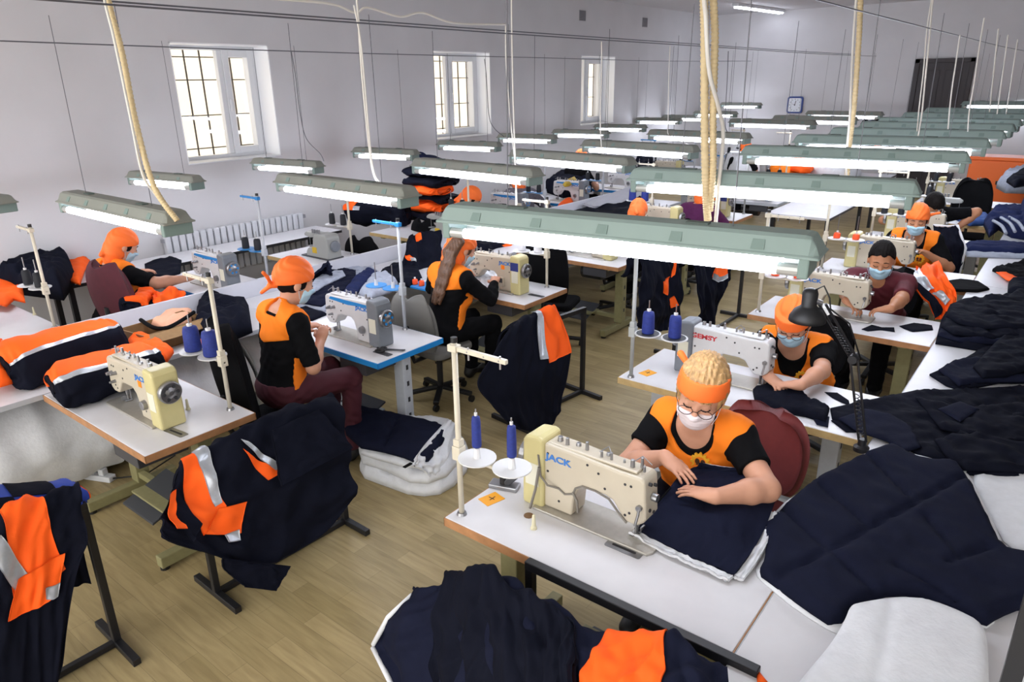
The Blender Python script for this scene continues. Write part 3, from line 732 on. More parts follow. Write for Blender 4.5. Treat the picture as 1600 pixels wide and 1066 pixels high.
# ================================================================== chairs and garment stands
def chair_proto(m, hgt=.52, w=.42):
    """office chair, occupant faces +y, seat at .46"""
    r = empty('office_chair')
    s = MB(); s.prism(rrect(w / 2, .21, .08), .415, .47, 'xy'); s.build('seat', m, r, bevel=.02, seg=3)
    C = []
    for z, hw, off in ((.52, .16, .0), (.6, .20, -.01), (.75, .215, -.035), (.9, .20, -.05), (1.0, .15, -.055), (1.03, .08, -.055)):
        z2 = .5 + (z - .5) * hgt / .53
        C.append([(hw * t, -.23 + off + .05 * (t * t), z2) for t in (-1, -.5, 0, .5, 1)])
    sh = Sheet(C, 0, thick=.05); sh.mesh('backrest', m, r, 20, 16)
    b = MB()
    p = [(0, -.1, .40), (0, -.27, .40), (0, -.31, .5), (0, -.31, .7)]; b.tube(p, .018, 8); b.build('back_bracket', BLKM, r)
    MB().cyl((0, 0, .1), (0, 0, .42), .025, n=12).build('gas_column', BLKM, r)
    b = MB()
    for k in range(5):
        a = k * 2 * PI / 5 + .3; b.bar((0, 0, .1), (.27 * math.cos(a), .27 * math.sin(a), .07), .045, .03)
    b.build('star_base', BLKP, r, bevel=.006)
    for k in range(5):
        a = k * 2 * PI / 5 + .3; x, y = .27 * math.cos(a), .27 * math.sin(a)
        MB().cyl((x - .012, y, .028), (x + .012, y, .028), .028, n=12).build('caster', BLKP, r)
    return r
def rail_proto(L, h):
    """two T feet, posts and a bar along local x"""
    r = empty('garment_stand')
    for s in (-1, 1):
        x = s * L / 2
        MB().bar((x, 0, .0), (x, 0, h), .032).build('post', BLKM, r, bevel=.003)
        MB().bar((x, -.2, .018), (x, .2, .018), .034).build('foot', BLKM, r, bevel=.003)
    MB().bar((-L / 2, 0, .02), (L / 2, 0, .02), .03).build('base_beam', BLKM, r, bevel=.003)
    MB().bar((-L / 2 - .016, 0, h), (L / 2 + .016, 0, h), .034).build('top_bar', BLKM, r, bevel=.003)
    return r

# ================================================================== benches
def bench(name, label, x0, x1, y0, y1, edge, legs_y, lip=None, zt=.75):
    r = empty(name, ((x0 + x1) / 2, (y0 + y1) / 2, 0), 0, label, 'worktable'); a, b = (x1 - x0) / 2, (y1 - y0) / 2
    MB().box(-a, a, -b, b, zt - .032, zt).build('tabletop', WHITE, r, bevel=.003)
    e = MB()
    for sx in (-1, 1): e.box(min(sx * a, sx * (a + .003)), max(sx * a, sx * (a + .003)), -b, b, zt - .031, zt - .001)
    e.build('edge_band', edge, r)
    for y in legs_y:
        for sx in (-1, 1):
            MB().box(sx * (a - .06) - .022, sx * (a - .06) + .022, y - (y0 + y1) / 2 - .022, y - (y0 + y1) / 2 + .022, 0, zt - .032).build('leg', BLKM, r)
    return r
bench('long_worktable', 'long white worktable on the right covered with dark cut pieces', -.54, .36, .9, 6.9, LGREY, (1.1, 4.0, 6.8))
bench('long_worktable', 'farther white worktable on the right with folded grey and navy pieces', -.54, .36, 6.91, 14.6, LGREY, (7.1, 10.5, 14.4))
bt = bench('long_worktable', 'long white worktable in the middle against the white divider panel', -5.24, -4.465, .2, 9.6, LGREY, (.4, 3.4, 6.4, 9.4))
dv = empty('divider_panel', (-5.26, 4.9, 0), 0, 'white upright divider panel running along the middle worktable', 'divider panel')
MB().box(-.012, .012, -4.7, 4.7, 0.02, .885).build('board', mat('divider_white', 'c9cad2', .4, var=.04, scale=4), dv, bevel=.002)
f = MB()
for y in (-4.4, -2, 0, 2, 4.4): f.box(-.06, .06, y - .02, y + .02, 0, .02)
f.build('feet', STEEL, dv)
b = bench('narrow_worktable', 'narrow white worktable along the window wall beside the radiator', XW + .13, -6.93, 2.2, 5.45, BLKP, (2.4, 3.9, 5.3))
# insulation rolls stored under the middle worktable
for k in range(3):
    o = empty('batting_roll', (-4.84, 1.2 + k * .95, .335), 0, ['nearest', 'middle', 'farther'][k] + ' grey-white batting roll lying under the middle worktable', 'batting roll', 'batting rolls under the middle worktable')
    C = [[(.36 * math.cos(a) * (1 + .05 * math.sin(3 * a + k)), y, .33 * math.sin(a)) for a in np.linspace(0, 2 * PI, 12, endpoint=False)] for y in np.linspace(-.46, .46, 6)]
    Sheet(C, .012, (5, 3), 20 + k, closed_v=True).mesh('roll', BATT, o, 30, 48)
# radiator
rd = empty('radiator', (XW + .03, 4.45, 0), 0, 'white sectional radiator on the window wall behind the narrow worktable', 'radiator')
for k in range(22):
    y = -.86 + k * .08; m = MB(); m.box(0, .07, y - .032, y + .032, .42, .93); m.build('section', mat('radiator_white', 'c2c4c8', .35), rd, bevel=.012)
m = MB(); m.box(.015, .05, -.92, .9, .46, .5); m.box(.015, .05, -.92, .9, .86, .9); m.build('header_pipes', mat('radiator_pipe', '8a8b90', .5), rd)
m = MB(); m.cyl((.03, -.7, 0), (.03, -.7, .43), .014); m.cyl((.03, .7, 0), (.03, .7, .43), .014); m.build('feed_pipes', STEEL, rd)

# ================================================================== workstations
TW = table_proto(EDGEW, OLIVE); TB = table_proto(BLUE, LGREY); TG = table_proto(LGREY, LGREY); TY = table_proto(EDGEY, OLIVE); TL = table_proto(EDGEY, LGREY, L=1.34)
TPROTO = {'W': TW, 'B': TB, 'G': TG, 'Y': TY, 'L': TL}; PUSED = set()
def use(proto, loc, rz, label, cat, group=None):
    if id(proto) not in PUSED:
        PUSED.add(id(proto)); proto.location = loc; proto.rotation_euler = (0, 0, rz); return tag(proto, label, cat, group)
    o = dup(proto, loc, rz, label)
    if group: o['group'] = group
    o['category'] = cat
    return o
mA = machine_proto(IVORY, CREAM, 'JACK', LOGOB, 1, hose=True)
mG = machine_proto(WENAM, GREYE, 'GEMSY', LOGOR, 1)
mI = machine_proto(IVORY, CREAM, 'JACK', LOGOB, 1)
mL = machine_proto(IVORY, CREAM, 'JACK', LOGOB, -1, sticker=ORANGEV)
mB = machine_proto(WENAM, GREYE, 'JACK', LOGOB, -1, stripe=BLUE, wheel_in=BLUE)
mP = machine_proto(IVORY, CREAM, 'JACK', LOGOB, -1, sticker=ORANGEV, panel=True)
mO = overlock_proto()
MP = {'A': mA, 'G': mG, 'I': mI, 'L': mL, 'B': mB, 'P': mP, 'O': mO}
sI = stand_proto(POLE, WPLAST, BLUETH, .019, .14)
sG = stand_proto(GPOLE, WPLAST, BLUETH, .036, .13, inset=DGREY, h=.8)
sL = stand_proto(POLE, WPLAST, BLUETH, .045, .14)
sB = stand_proto(LGREY, BLUE, DARKTH, .03, .1, arm_m=BLUE, h=.78)
SPP = {'I': (sI, BLUETH, .019, .13), 'G': (sG, BLUETH, .036, .13), 'L': (sL, BLUETH, .045, .14), 'B': (sB, DARKTH, .032, .1), 'W': (sL, WHITETH, .035, .12), 'O': (sI, ORTH, .03, .05), 'D': (sI, DARKTH, .032, .11), 'N': (sB, None, 0, 0)}
def station(x, y, rz, t, mk, sk, where, tl=None, sp=(.5, .24), mo=(-.085, -.05), ml=None):
    R = Matrix.Rotation(rz, 4, 'Z'); base = Vector((x, y, 0))
    use(TPROTO[t], base, rz, tl or ('white sewing table with %s edge, %s' % ({'W': 'wood brown', 'B': 'blue', 'G': 'grey', 'Y': 'pale wood', 'L': 'pale wood'}[t], where)), 'sewing table', 'sewing tables')
    if mk:
        desc = {'A': 'big ivory sewing machine with cream back cover', 'G': 'white sewing machine with grey back and red lettering', 'I': 'ivory sewing machine with cream back cover', 'L': 'ivory sewing machine with cream wheel end',
                'B': 'white and blue sewing machine with grey wheel end', 'P': 'ivory sewing machine with control panel', 'O': 'compact grey overlock machine'}[mk]
        nm = 'overlock machine' if mk == 'O' else 'sewing machine'
        use(MP[mk], base + R @ Vector((mo[0], mo[1], .75)), rz, ml or (desc + ', ' + where), nm, 'sewing machines')
    if sk:
        pr, cm, cr, chh = SPP[sk]; p = base + R @ Vector((sp[0], sp[1], .75))
        use(pr, p, rz, 'thread stand on a tall pole, ' + where, 'thread stand', 'thread stands on the tables')
        if cm:
            cn = {BLUETH: 'blue', DARKTH: 'black', WHITETH: 'white', ORTH: 'orange'}[cm]
            for k in range(2):
                q = p + R @ Vector((-.095 - k * .155, -.02 * k, .297 + (.045 if sk == 'I' else 0)))
                cone(q, cm, cr, chh, '%s thread spool, %s of its stand, %s' % (cn, ('next to the pole' if k == 0 else 'outer disc'), where))
CX = -1.15; BXx = -3.85; AX = -5.94
# right row, operators facing the camera
station(CX, 2.05, PI, 'W', 'A', 'I', 'at the blond seamstress in front', sp=(.56, .24))
station(-1.255, 3.73, PI, 'L', 'G', 'G', 'under the black desk lamp', sp=(.605, .255), mo=(-.055, -.05))
station(CX, 5.35, PI, 'W', 'I', 'O', 'at the man in burgundy shirt', sp=(.56, .2))
station(CX, 6.95, PI, 'W', 'I', 'O', 'just behind the man in burgundy', sp=(.56, .2))
station(CX, 8.55, PI, 'G', 'I', 'D', 'fifth place in right row')
station(CX, 10.1, PI, 'Y', 'O', 'D', 'beside the empty black chair', mo=(.1, -.05))
station(CX, 11.6, PI, 'Y', 'I', 'D', 'seventh place in right row')
# middle row, operators facing away
station(BXx, 1.56, 0, 'W', 'L', 'L', 'left front beside rolled jackets', sp=(.46, .24))
station(BXx, 3.03, 0, 'B', 'B', 'N', 'at the seamstress in maroon trousers', sp=(.4, .24) if False else (.26, .27))
station(BXx, 4.56, 0, 'W', 'P', 'W', 'at the long-haired seamstress', sp=(.45, .22))
station(BXx, 6.02, 0, 'W', 'P', None, 'fourth place of middle row')
station(BXx, 7.45, 0, 'W', 'I', 'L', 'fifth place of middle row', sp=(-.1, .25))
station(BXx, 8.86, 0, 'W', 'P', 'G', 'below the two hoses', sp=(.5, .25))
station(BXx, 10.4, 0, 'G', 'B', 'D', 'seventh place of middle row')
station(BXx - .9, 13.25, 0, 'G', 'O', 'D', 'eighth place of middle row', mo=(0, 0))
# row along the windows, operators facing away
station(AX - .3, 1.55, 0, 'G', 'L', 'D', 'at the left picture edge', sp=(.5, .26), mo=(-.35, -.05))
station(AX, 3.2, 0, 'B', 'B', 'B', 'at the maroon chair', sp=(.45, .26))
station(AX + .05, 4.42, 0, 'Y', 'O', 'D', 'second place of window row', mo=(-.1, 0), sp=(.1, .24))
station(AX, 5.85, 0, 'Y', 'O', 'D', 'third place of window row', mo=(.3, 0), sp=(.55, .2))
station(AX, 7.35, 0, 'B', 'B', 'B', 'fourth place of window row', sp=(.5, .25))
station(AX, 8.8, 0, 'B', 'B', 'B', 'fifth place of window row', sp=(.5, .25))
station(AX, 10.35, 0, 'B', 'B', 'B', 'sixth place of window row', sp=(.5, .25))
station(AX, 11.9, 0, 'G', 'I', 'B', 'seventh place of window row', sp=(.5, .25))
station(AX + .2, 13.6, 0, 'G', 'B', 'D', 'last place of window row')
for q in (TG,):
    pass
# ================================================================== smooth solid figures
class Field:
    def __init__(s, lo, hi, h):
        s.h = h; s.lo = np.array(lo, float)
        s.n = np.maximum(4, np.ceil((np.array(hi) - s.lo) / h).astype(int) + 1)
        s.ax = [(s.lo[i] + h * np.arange(s.n[i])).astype(np.float32) for i in range(3)]
        s.F = np.full(tuple(s.n), .3, np.float32)
    def XYZ(s, sl=(slice(None),) * 3):
        return s.ax[0][sl[0]][:, None, None], s.ax[1][sl[1]][None, :, None], s.ax[2][sl[2]][None, None, :]
    def sl(s, lo, hi):
        a = np.clip(np.floor((np.array(lo) - s.lo) / s.h).astype(int), 0, s.n); b = np.clip(np.ceil((np.array(hi) - s.lo) / s.h).astype(int) + 1, 0, s.n)
        return tuple(slice(int(i), int(j)) for i, j in zip(a, b))
    def put(s, lo, hi, fn, k, sub=False):
        mg = k + .035; q = s.sl(np.array(lo) - mg, np.array(hi) + mg)
        if any(x.stop <= x.start for x in q): return
        d = fn(*s.XYZ(q)).astype(np.float32); F = s.F[q]
        if sub:
            d = -d; t = np.clip(.5 + .5 * (F - d) / k, 0, 1); s.F[q] = d * (1 - t) + F * t + k * t * (1 - t)
        else:
            t = np.clip(.5 + .5 * (F - d) / k, 0, 1); s.F[q] = F * (1 - t) + d * t - k * t * (1 - t)
    def cone(s, a, b, ra, rb, k=.02):
        a = np.array(a, float); b = np.array(b, float); ba = b - a; L2 = ba @ ba + 1e-12; r = max(ra, rb)
        def fn(X, Y, Z):
            t = np.clip(((X - a[0]) * ba[0] + (Y - a[1]) * ba[1] + (Z - a[2]) * ba[2]) / L2, 0, 1)
            return np.sqrt((X - a[0] - t * ba[0]) ** 2 + (Y - a[1] - t * ba[1]) ** 2 + (Z - a[2] - t * ba[2]) ** 2) - (ra + (rb - ra) * t)
        s.put(np.minimum(a, b) - r, np.maximum(a, b) + r, fn, k)
    def ell(s, c, r, R=None, k=.02, sub=False):
        c = np.array(c, float); r = np.array(r, float); R = np.eye(3) if R is None else np.array(R); m = r.max()
        ext = np.sqrt(((R * r[None, :]) ** 2).sum(1))
        def fn(X, Y, Z):
            x, y, z = X - c[0], Y - c[1], Z - c[2]
            k0 = 0; k1 = 0
            for i in range(3):
                q = x * R[0, i] + y * R[1, i] + z * R[2, i]; k0 = k0 + (q / r[i]) ** 2; k1 = k1 + (q / r[i] ** 2) ** 2
            k0 = np.sqrt(k0); k1 = np.sqrt(k1) + 1e-6
            return k0 * (k0 - 1) / k1
        s.put(c - ext, c + ext, fn, k, sub)
def surfnet(F, lo, h):
    S = F < 0; a = S[:-1, :-1, :-1]; cnt = np.zeros(a.shape, np.int8); off = [(i, j, k) for i in (0, 1) for j in (0, 1) for k in (0, 1)]
    nx, ny, nz = a.shape
    for i, j, k in off: cnt += S[i:nx + i, j:ny + j, k:nz + k]
    act = np.argwhere((cnt > 0) & (cnt < 8))
    if len(act) == 0: return np.zeros((0, 3)), np.zeros((0, 4), int)
    val = {o: F[act[:, 0] + o[0], act[:, 1] + o[1], act[:, 2] + o[2]] for o in off}
    pos = np.zeros((len(act), 3)); num = np.zeros(len(act))
    for p in off:
        for ax in range(3):
            if p[ax]: continue
            q = list(p); q[ax] = 1; q = tuple(q); f0, f1 = val[p], val[q]; m = (f0 < 0) != (f1 < 0)
            t = f0 / (f0 - f1 + 1e-12); e = np.tile(np.array(p, float), (len(act), 1)); e[:, ax] += t; pos[m] += e[m]; num[m] += 1
    V = lo + h * (act + pos / num[:, None])
    idx = np.full(a.shape, -1, np.int32); idx[act[:, 0], act[:, 1], act[:, 2]] = np.arange(len(act))
    Q = []
    for ax in range(3):
        sl0 = [slice(1, -1)] * 3; sl1 = [slice(1, -1)] * 3; sl0[ax] = slice(0, -1); sl1[ax] = slice(1, None)
        s0 = S[tuple(sl0)]; s1 = S[tuple(sl1)]; e = np.argwhere(s0 != s1)
        if not len(e): continue
        g = e.copy()
        for k in range(3):
            if k != ax: g[:, k] += 1
        b, c = [(1, 2), (2, 0), (0, 1)][ax]
        def ix(db, dc):
            w = g.copy(); w[:, b] -= db; w[:, c] -= dc; return idx[w[:, 0], w[:, 1], w[:, 2]]
        q = np.stack([ix(1, 1), ix(0, 1), ix(0, 0), ix(1, 0)], -1); flip = ~s0[e[:, 0], e[:, 1], e[:, 2]]
        q[flip] = q[flip][:, ::-1]; Q.append(q)
    Q = np.vstack(Q); Q = Q[(Q >= 0).all(1)]
    return V, Q
def relax(V, Q, it=2, lam=.5):
    E = np.vstack([Q[:, [0, 1]], Q[:, [1, 2]], Q[:, [2, 3]], Q[:, [3, 0]]]); n = len(V); deg = np.bincount(E.ravel(), minlength=n)[:, None] + 1e-9
    for _ in range(it):
        A = np.zeros_like(V)
        for k in range(3): A[:, k] = np.bincount(E[:, 0], V[E[:, 1], k], n) + np.bincount(E[:, 1], V[E[:, 0], k], n)
        V = V + lam * (A / deg - V)
    return V
def iso(name, F, fld, m, parent, it=1, fn=None):
    F = F.copy()
    F[0] = F[-1] = .1; F[:, 0] = F[:, -1] = .1; F[:, :, 0] = F[:, :, -1] = .1
    V, Q = surfnet(F, fld.lo, fld.h)
    if not len(V): return None
    V = relax(V, Q, it)
    if fn is not None: V = fn(V)
    return raw(name, V, Q, m, parent)
def rotm(ax, deg):
    return np.array(Matrix.Rotation(math.radians(deg), 3, ax))
def ik(S, W, L1, L2, pole):
    S = np.array(S, float); W = np.array(W, float); d = W - S; D = np.linalg.norm(d)
    if D > (L1 + L2) * .995: W = S + d / D * (L1 + L2) * .995; d = W - S; D = np.linalg.norm(d)
    u = d / D; a = (L1 * L1 - L2 * L2 + D * D) / (2 * D); hgt = math.sqrt(max(0, L1 * L1 - a * a))
    p = np.array(pole, float); p = p - u * (p @ u); p /= np.linalg.norm(p) + 1e-9
    return S + u * a + p * hgt, W
def person(label, loc, yaw, lean=15, g=1.0, head=(25, 0, 0), hands=None, poles=None, handdir=None, skin=None, seat=.47, h=.007, shirt=None, sleeve=.6, vest=None, yoke=False, hair=None, hair_m=None, scarf=None,
           scarf_m=None, mask=None, glasses=False, emblem=False, legs=True, leg_m=None, female=True, curl=40, knees=None, collar=None, stretch=1.0, badge=None, legspread=.1, long_sleeve=False, hs=1.11, scoop_r=.2):
    """figure built facing local +y; hands are world positions (left, right) of the wrists"""
    skin = skin or SKIN
    root = empty('person', loc, yaw, label, 'person', 'workers at the machines')
    Ri = np.array(Matrix.Rotation(-yaw, 3, 'Z')); L0 = np.array(tuple(loc))
    loc_ = lambda p: Ri @ (np.array(tuple(p)) - L0)
    sgn = {'L': -1, 'R': 1}
    P = np.array([0, 0, seat + .10]); Rt = rotm('X', -lean); u = Rt @ np.array([0, 0, 1.]); f = Rt @ np.array([0, 1., 0])
    sw = .165 * (1.0 if female else 1.13)
    N = P + u * .47 * stretch; SH = {q: P + u * .425 * stretch + np.array([sgn[q] * sw, 0, 0]) for q in 'LR'}
    Rh = rotm('Z', head[1]) @ rotm('X', -head[0]) @ rotm('Y', head[2]); hd = lambda x, y, z: Hc + hs * (Rh @ np.array([x, y, z]))
    Hp = N + .035 * u + .035 * np.array([0, 0, 1]) + f * .015
    Hc = Hp + hs * (Rh @ np.array([0, .03, .112]))
    hands = hands or {}
    W = {}; E = {}
    for q in 'LR':
        tgt = loc_(hands[q]) if q in hands else P + np.array([sgn[q] * .13, .36, .12])
        pole = (poles or {}).get(q, (sgn[q] * .8, -.35, -.75))
        E[q], W[q] = ik(SH[q], tgt, .285, .25, pole)
    K = {q: P + np.array([sgn[q] * (legspread + .03), .43, -.03]) for q in 'LR'}; A = {q: np.array([sgn[q] * (legspread + .02), .40, .09]) for q in 'LR'}
    if knees:
        for q in knees: K[q] = loc_(knees[q][0]); A[q] = loc_(knees[q][1])
    pts = [P, N, Hc] + list(W.values()) + list(E.values()) + list(SH.values()) + ([*K.values(), *A.values()] if legs else [])
    lo = np.min(pts, 0) - .24; hi = np.max(pts, 0) + .24
    if not legs: lo[2] = P[2] - .16
    else: lo[2] = 0
    mk = lambda: Field(lo, hi, h)
    To, Ar, Hd, Le = mk(), mk(), mk(), mk()
    gs = .5 + .5 * g
    To.ell(P, (.175 * g, .135 * g, .12), Rt); To.ell(P + u * .14 + f * .015 * g, (.15 * g, .125 * g, .14), Rt, .05); To.ell(P + u * .29 + f * .005, (.155 * gs, .112 * gs, .16), Rt, .05)
    To.cone(SH['L'] + np.array([.02, 0, 0]), SH['R'] - np.array([.02, 0, 0]), .068 * gs, .068 * gs, .05)
    for q in 'LR':
        To.cone(N + u * .01 + np.array([sgn[q] * .02, 0, 0]), SH[q] - u * .0, .05, .05 * gs, .04)
        if female: To.ell(P + u * .27 + f * .095 * gs + np.array([sgn[q] * .07, 0, 0]), (.07 * gs, .06 * gs, .068 * gs), Rt, .04)
    UA = mk()
    for q in 'LR':
        UA.cone(SH[q], E[q], .058 * gs, .046 * gs, .03)
    for q in 'LR':
        Ar.cone(SH[q], E[q], .052 * gs, .043 * gs, .02); fd = W[q] - E[q]
        Ar.cone(E[q], E[q] + fd * .35, .043 * gs, .043 * gs, .02); Ar.cone(E[q] + fd * .35, W[q], .043 * gs, .0275 * (.6 + .4 * gs), .02)
        dv = fd / np.linalg.norm(fd)
        if handdir and q in handdir: dv = Ri @ np.array(handdir[q], float); dv /= np.linalg.norm(dv)
        side = np.cross(dv, np.array([0, 0, 1.])); side /= np.linalg.norm(side) + 1e-9
        up = np.cross(side, dv)
        th = -sgn[q]             # thumb toward the body's middle
        Rm = np.column_stack([side, dv, up])
        Ar.ell(W[q] + dv * .05, (.041, .055, .019), Rm, .02); Ar.cone(W[q], W[q] + dv * .03, .026, .028, .015)
        for k, (o, ln, cu) in enumerate(((-.03, .062, 1.25), (-.0105, .075, 1.0), (.0105, .08, .9), (.03, .073, .8))):
            b = W[q] + dv * (.085 - abs(o) * .25) + side * th * o
            a0 = math.radians(curl * .35 * cu); r = .0088 if k else .0078
            cur = b; ang = a0
            for j, sl in enumerate((.45, .32, .25)):
                dj = (dv * math.cos(ang) - up * math.sin(ang)) + side * th * o * 2.2; dj /= np.linalg.norm(dj)
                nx = cur + dj * ln * sl; Ar.cone(cur, nx, r * (1 - .08 * j), r * (1 - .08 * (j + 1)), .004); cur = nx; ang += math.radians(curl * cu * .8)
        b = W[q] + dv * .025 + side * th * .026 - up * .006; m1 = b + (dv * .6 + side * th * .75 - up * .25) * .035; m2 = m1 + (dv * .9 + side * th * .25 - up * .25) * .03; m3 = m2 + (dv * .95 - up * .3) * .022
        Ar.cone(b, m1, .014, .0115, .012); Ar.cone(m1, m2, .011, .0095, .006); Ar.cone(m2, m3, .0095, .0075, .004)
    if legs:
        for q in 'LR':
            hp = P + np.array([sgn[q] * .09, 0, -.01])
            Le.cone(hp, K[q], .088 * g, .06, .03); Le.cone(K[q], A[q], .056, .04, .02); Le.cone(A[q], A[q] + np.array([0, .14, -.045]), .04, .03, .02); Le.cone(A[q], A[q] + np.array([0, -.03, -.04]), .04, .035, .02)
    # head
    e3 = lambda c, r, k=.012, sub=False: Hd.ell(hd(*c), np.array(r) * hs, Rh, k, sub)
    cn = lambda a, b, ra, rb, k=.01: Hd.cone(hd(*a), hd(*b), ra * hs, rb * hs, k)
    e3((0, -.008, .02), (.075, .096, .098)); e3((0, .02, -.035), (.062, .074, .09), .03); e3((0, .038, -.083), (.046, .05, .04), .025)
    for s in (-1, 1):
        e3((s * .036, .064, -.036), (.03, .028, .028), .02); e3((s * .077, -.008, -.018), (.011, .02, .031), .008)
        e3((s * .031, .104, .0), (.017, .014, .011), .012, True); e3((s * .031, .079, -.003), (.0165, .0135, .0125), .004)
        cn((s * .012, .09, .016), (s * .045, .078, .018), .007, .006, .012)
    cn((0, .09, .0), (0, .108, -.034), .008, .0125, .012); e3((0, .1, -.038), (.019, .011, .009), .008)
    e3((0, .084, -.068), (.024, .014, .0065), .006); e3((0, .083, -.078), (.021, .013, .007), .006)
    Hd.cone(N + u * .005 + f * .02, hd(0, -.012, -.06), .054 * (.6 + .4 * gs), .052, .02)
    smn = lambda A, B, k: (lambda t: A * t + B * (1 - t) - k * t * (1 - t))(np.clip(.5 + .5 * (B - A) / k, 0, 1))
    body = smn(smn(To.F, Ar.F, .02), Hd.F, .02)
    if legs: body = smn(body, Le.F, .02)
    iso('body', body, To, skin, root, 1)
    X, Y, Z = To.XYZ()
    x_, a_, d_ = X - P[0], (X - P[0]) * u[0] + (Y - P[1]) * u[1] + (Z - P[2]) * u[2], (X - P[0]) * f[0] + (Y - P[1]) * f[1] + (Z - P[2]) * f[2]
    hx = [((X - Hc[0]) * Rh[0, i] + (Y - Hc[1]) * Rh[1, i] + (Z - Hc[2]) * Rh[2, i]) / hs for i in range(3)]
    wrn = .0035 * np.sin(X * 37 + 9 * np.sin(Z * 11)) * np.sin(Z * 29 + 6 * np.sin(X * 13 + Y * 9)) * np.ones_like(To.F)
    if shirt:
        sh = smn(To.F, UA.F, .03) - .011 + wrn
        for q in 'LR':
            d0 = (E[q] - SH[q]); ln = np.linalg.norm(d0); d0 = d0 / ln
            along = (X - SH[q][0]) * d0[0] + (Y - SH[q][1]) * d0[1] + (Z - SH[q][2]) * d0[2]
            dist = np.sqrt((X - E[q][0]) ** 2 + (Y - E[q][1]) ** 2 + (Z - E[q][2]) ** 2)
            if not long_sleeve: sh = np.where(dist < ln * (1 - sleeve) + .12, np.maximum(sh, np.minimum(along - ln * sleeve, .05) * (UA.F < .03) + (UA.F >= .03) * sh), sh)
        if long_sleeve:
            sl_ = Ar.F - .009 + wrn
            for q in 'LR':
                d0 = W[q] - E[q]; ln = np.linalg.norm(d0); d0 = d0 / ln; al = (X - E[q][0]) * d0[0] + (Y - E[q][1]) * d0[1] + (Z - E[q][2]) * d0[2] - (ln - .01)
                ds = np.sqrt((X - W[q][0]) ** 2 + (Y - W[q][1]) ** 2 + (Z - W[q][2]) ** 2); sl_ = np.where(ds < .24, np.maximum(sl_, al), sl_)
            sh = np.minimum(sh, sl_)
        nk = np.sqrt(x_ ** 2 + ((a_ - .49 * stretch) / (1.1 if collar else 1.25)) ** 2 + (np.maximum(0, d_ - .02) * .5) ** 2) - (.06 if collar else .085)
        nk = np.where(d_ < 0, np.maximum(np.sqrt(x_ ** 2 + (a_ - .5) ** 2) - .075, .478 - a_), nk)
        sh = np.maximum(sh, -nk); sh = np.maximum(sh, -(a_ + .07))
        iso('t_shirt' if not collar else 'polo_shirt', sh, To, shirt, root, 1)
    if vest:
        v = To.F - .021 + wrn * .7
        fr = d_ > .0
        scoop = (np.sqrt((x_ / .098) ** 2 + ((a_ - .475) / scoop_r) ** 2) - 1) * .1
        nb = np.sqrt(x_ ** 2 + (a_ - .50) ** 2) - np.where(fr, .095, .07)
        nb = np.where(fr, nb, np.maximum(nb, .466 - a_))
        v = np.maximum(v, np.where(fr, -np.minimum(scoop, nb), -nb))
        arm = (np.sqrt(((np.abs(x_) - .245 * gs) / .085) ** 2 + ((a_ - .27) / .165) ** 2) - 1) * .085
        v = np.maximum(v, np.where(fr | (not yoke), -arm, -9.)); v = np.maximum(v, np.abs(x_) - .19 * gs)
        bot = np.where(fr, a_ - .03, a_ - (.30 + .28 * np.abs(x_) if yoke else .03)); v = np.maximum(v, -bot)
        vo = iso('vest', v, To, vest, root, 1)
        if emblem and vo:
            me = vo.data; bv = BVHTree.FromPolygons([tuple(q.co) for q in me.vertices], [tuple(p.vertices) for p in me.polygons])
            o = P + u * emblem[1] + np.array([emblem[0], 0, 0]) + f * .6; hit = bv.ray_cast(Vector(o), Vector(-f))
            if hit[0] is not None:
                n = hit[1] if hit[1].dot(Vector(f)) > 0 else -hit[1]; n = (n + Vector(f)).normalized(); uu = (Vector(u) - n * n.dot(Vector(u))).normalized(); rr = uu.cross(n)
                em = MB(); em.T = Matrix((( *[rr[0], uu[0], n[0]], hit[0][0]), (*[rr[1], uu[1], n[1]], hit[0][1]), (*[rr[2], uu[2], n[2]], hit[0][2]), (0, 0, 0, 1)))
                T = em.T.copy()
                G = [((.046 if k % 4 < 2 else .037) * math.cos(k * 2 * PI / 48), (.046 if k % 4 < 2 else .037) * math.sin(k * 2 * PI / 48)) for k in range(48)]
                em.prism(G, -.004, .006, 'xy'); bd = em.build('gear_emblem', YELLOW, root)
                e2 = MB(); e2.T = T; e2.prism([(.027 * math.cos(k * PI / 10), .027 * math.sin(k * PI / 10)) for k in range(20)], .006, .007, 'xy'); e2.build('emblem_disc', ORANGEV, bd)
                e2 = MB(); e2.T = T
                for sx in (-1, 1): e2.prism([(sx * .0125 + .0105 * math.cos(k * PI / 8), .004 + .014 * math.sin(k * PI / 8)) for k in range(16)], .007, .0078, 'xy')
                e2.prism([(-.024, -.02), (.024, -.02), (.016, -.01), (-.016, -.01)], .007, .0078, 'xy'); e2.build('emblem_figures', mat('emblem_dark', '4a2b12', .7), bd)
    if legs:
        iso('trousers', np.maximum(np.minimum(Le.F, np.where(a_ < .05, To.F, .3)) - .013 + wrn, -(Z - .10)), To, leg_m or BLACK, root, 1)
        iso('shoes', np.maximum(Le.F - .012, Z - .10), To, BLKP, root, 1)
    # head dressings
    hxx, hyy, hzz = hx
    back = lambda off: Hd.F - off
    skull = (np.sqrt((hxx / .076) ** 2 + ((hyy + .008) / .097) ** 2 + ((hzz - .02) / .1) ** 2) - 1) * .085
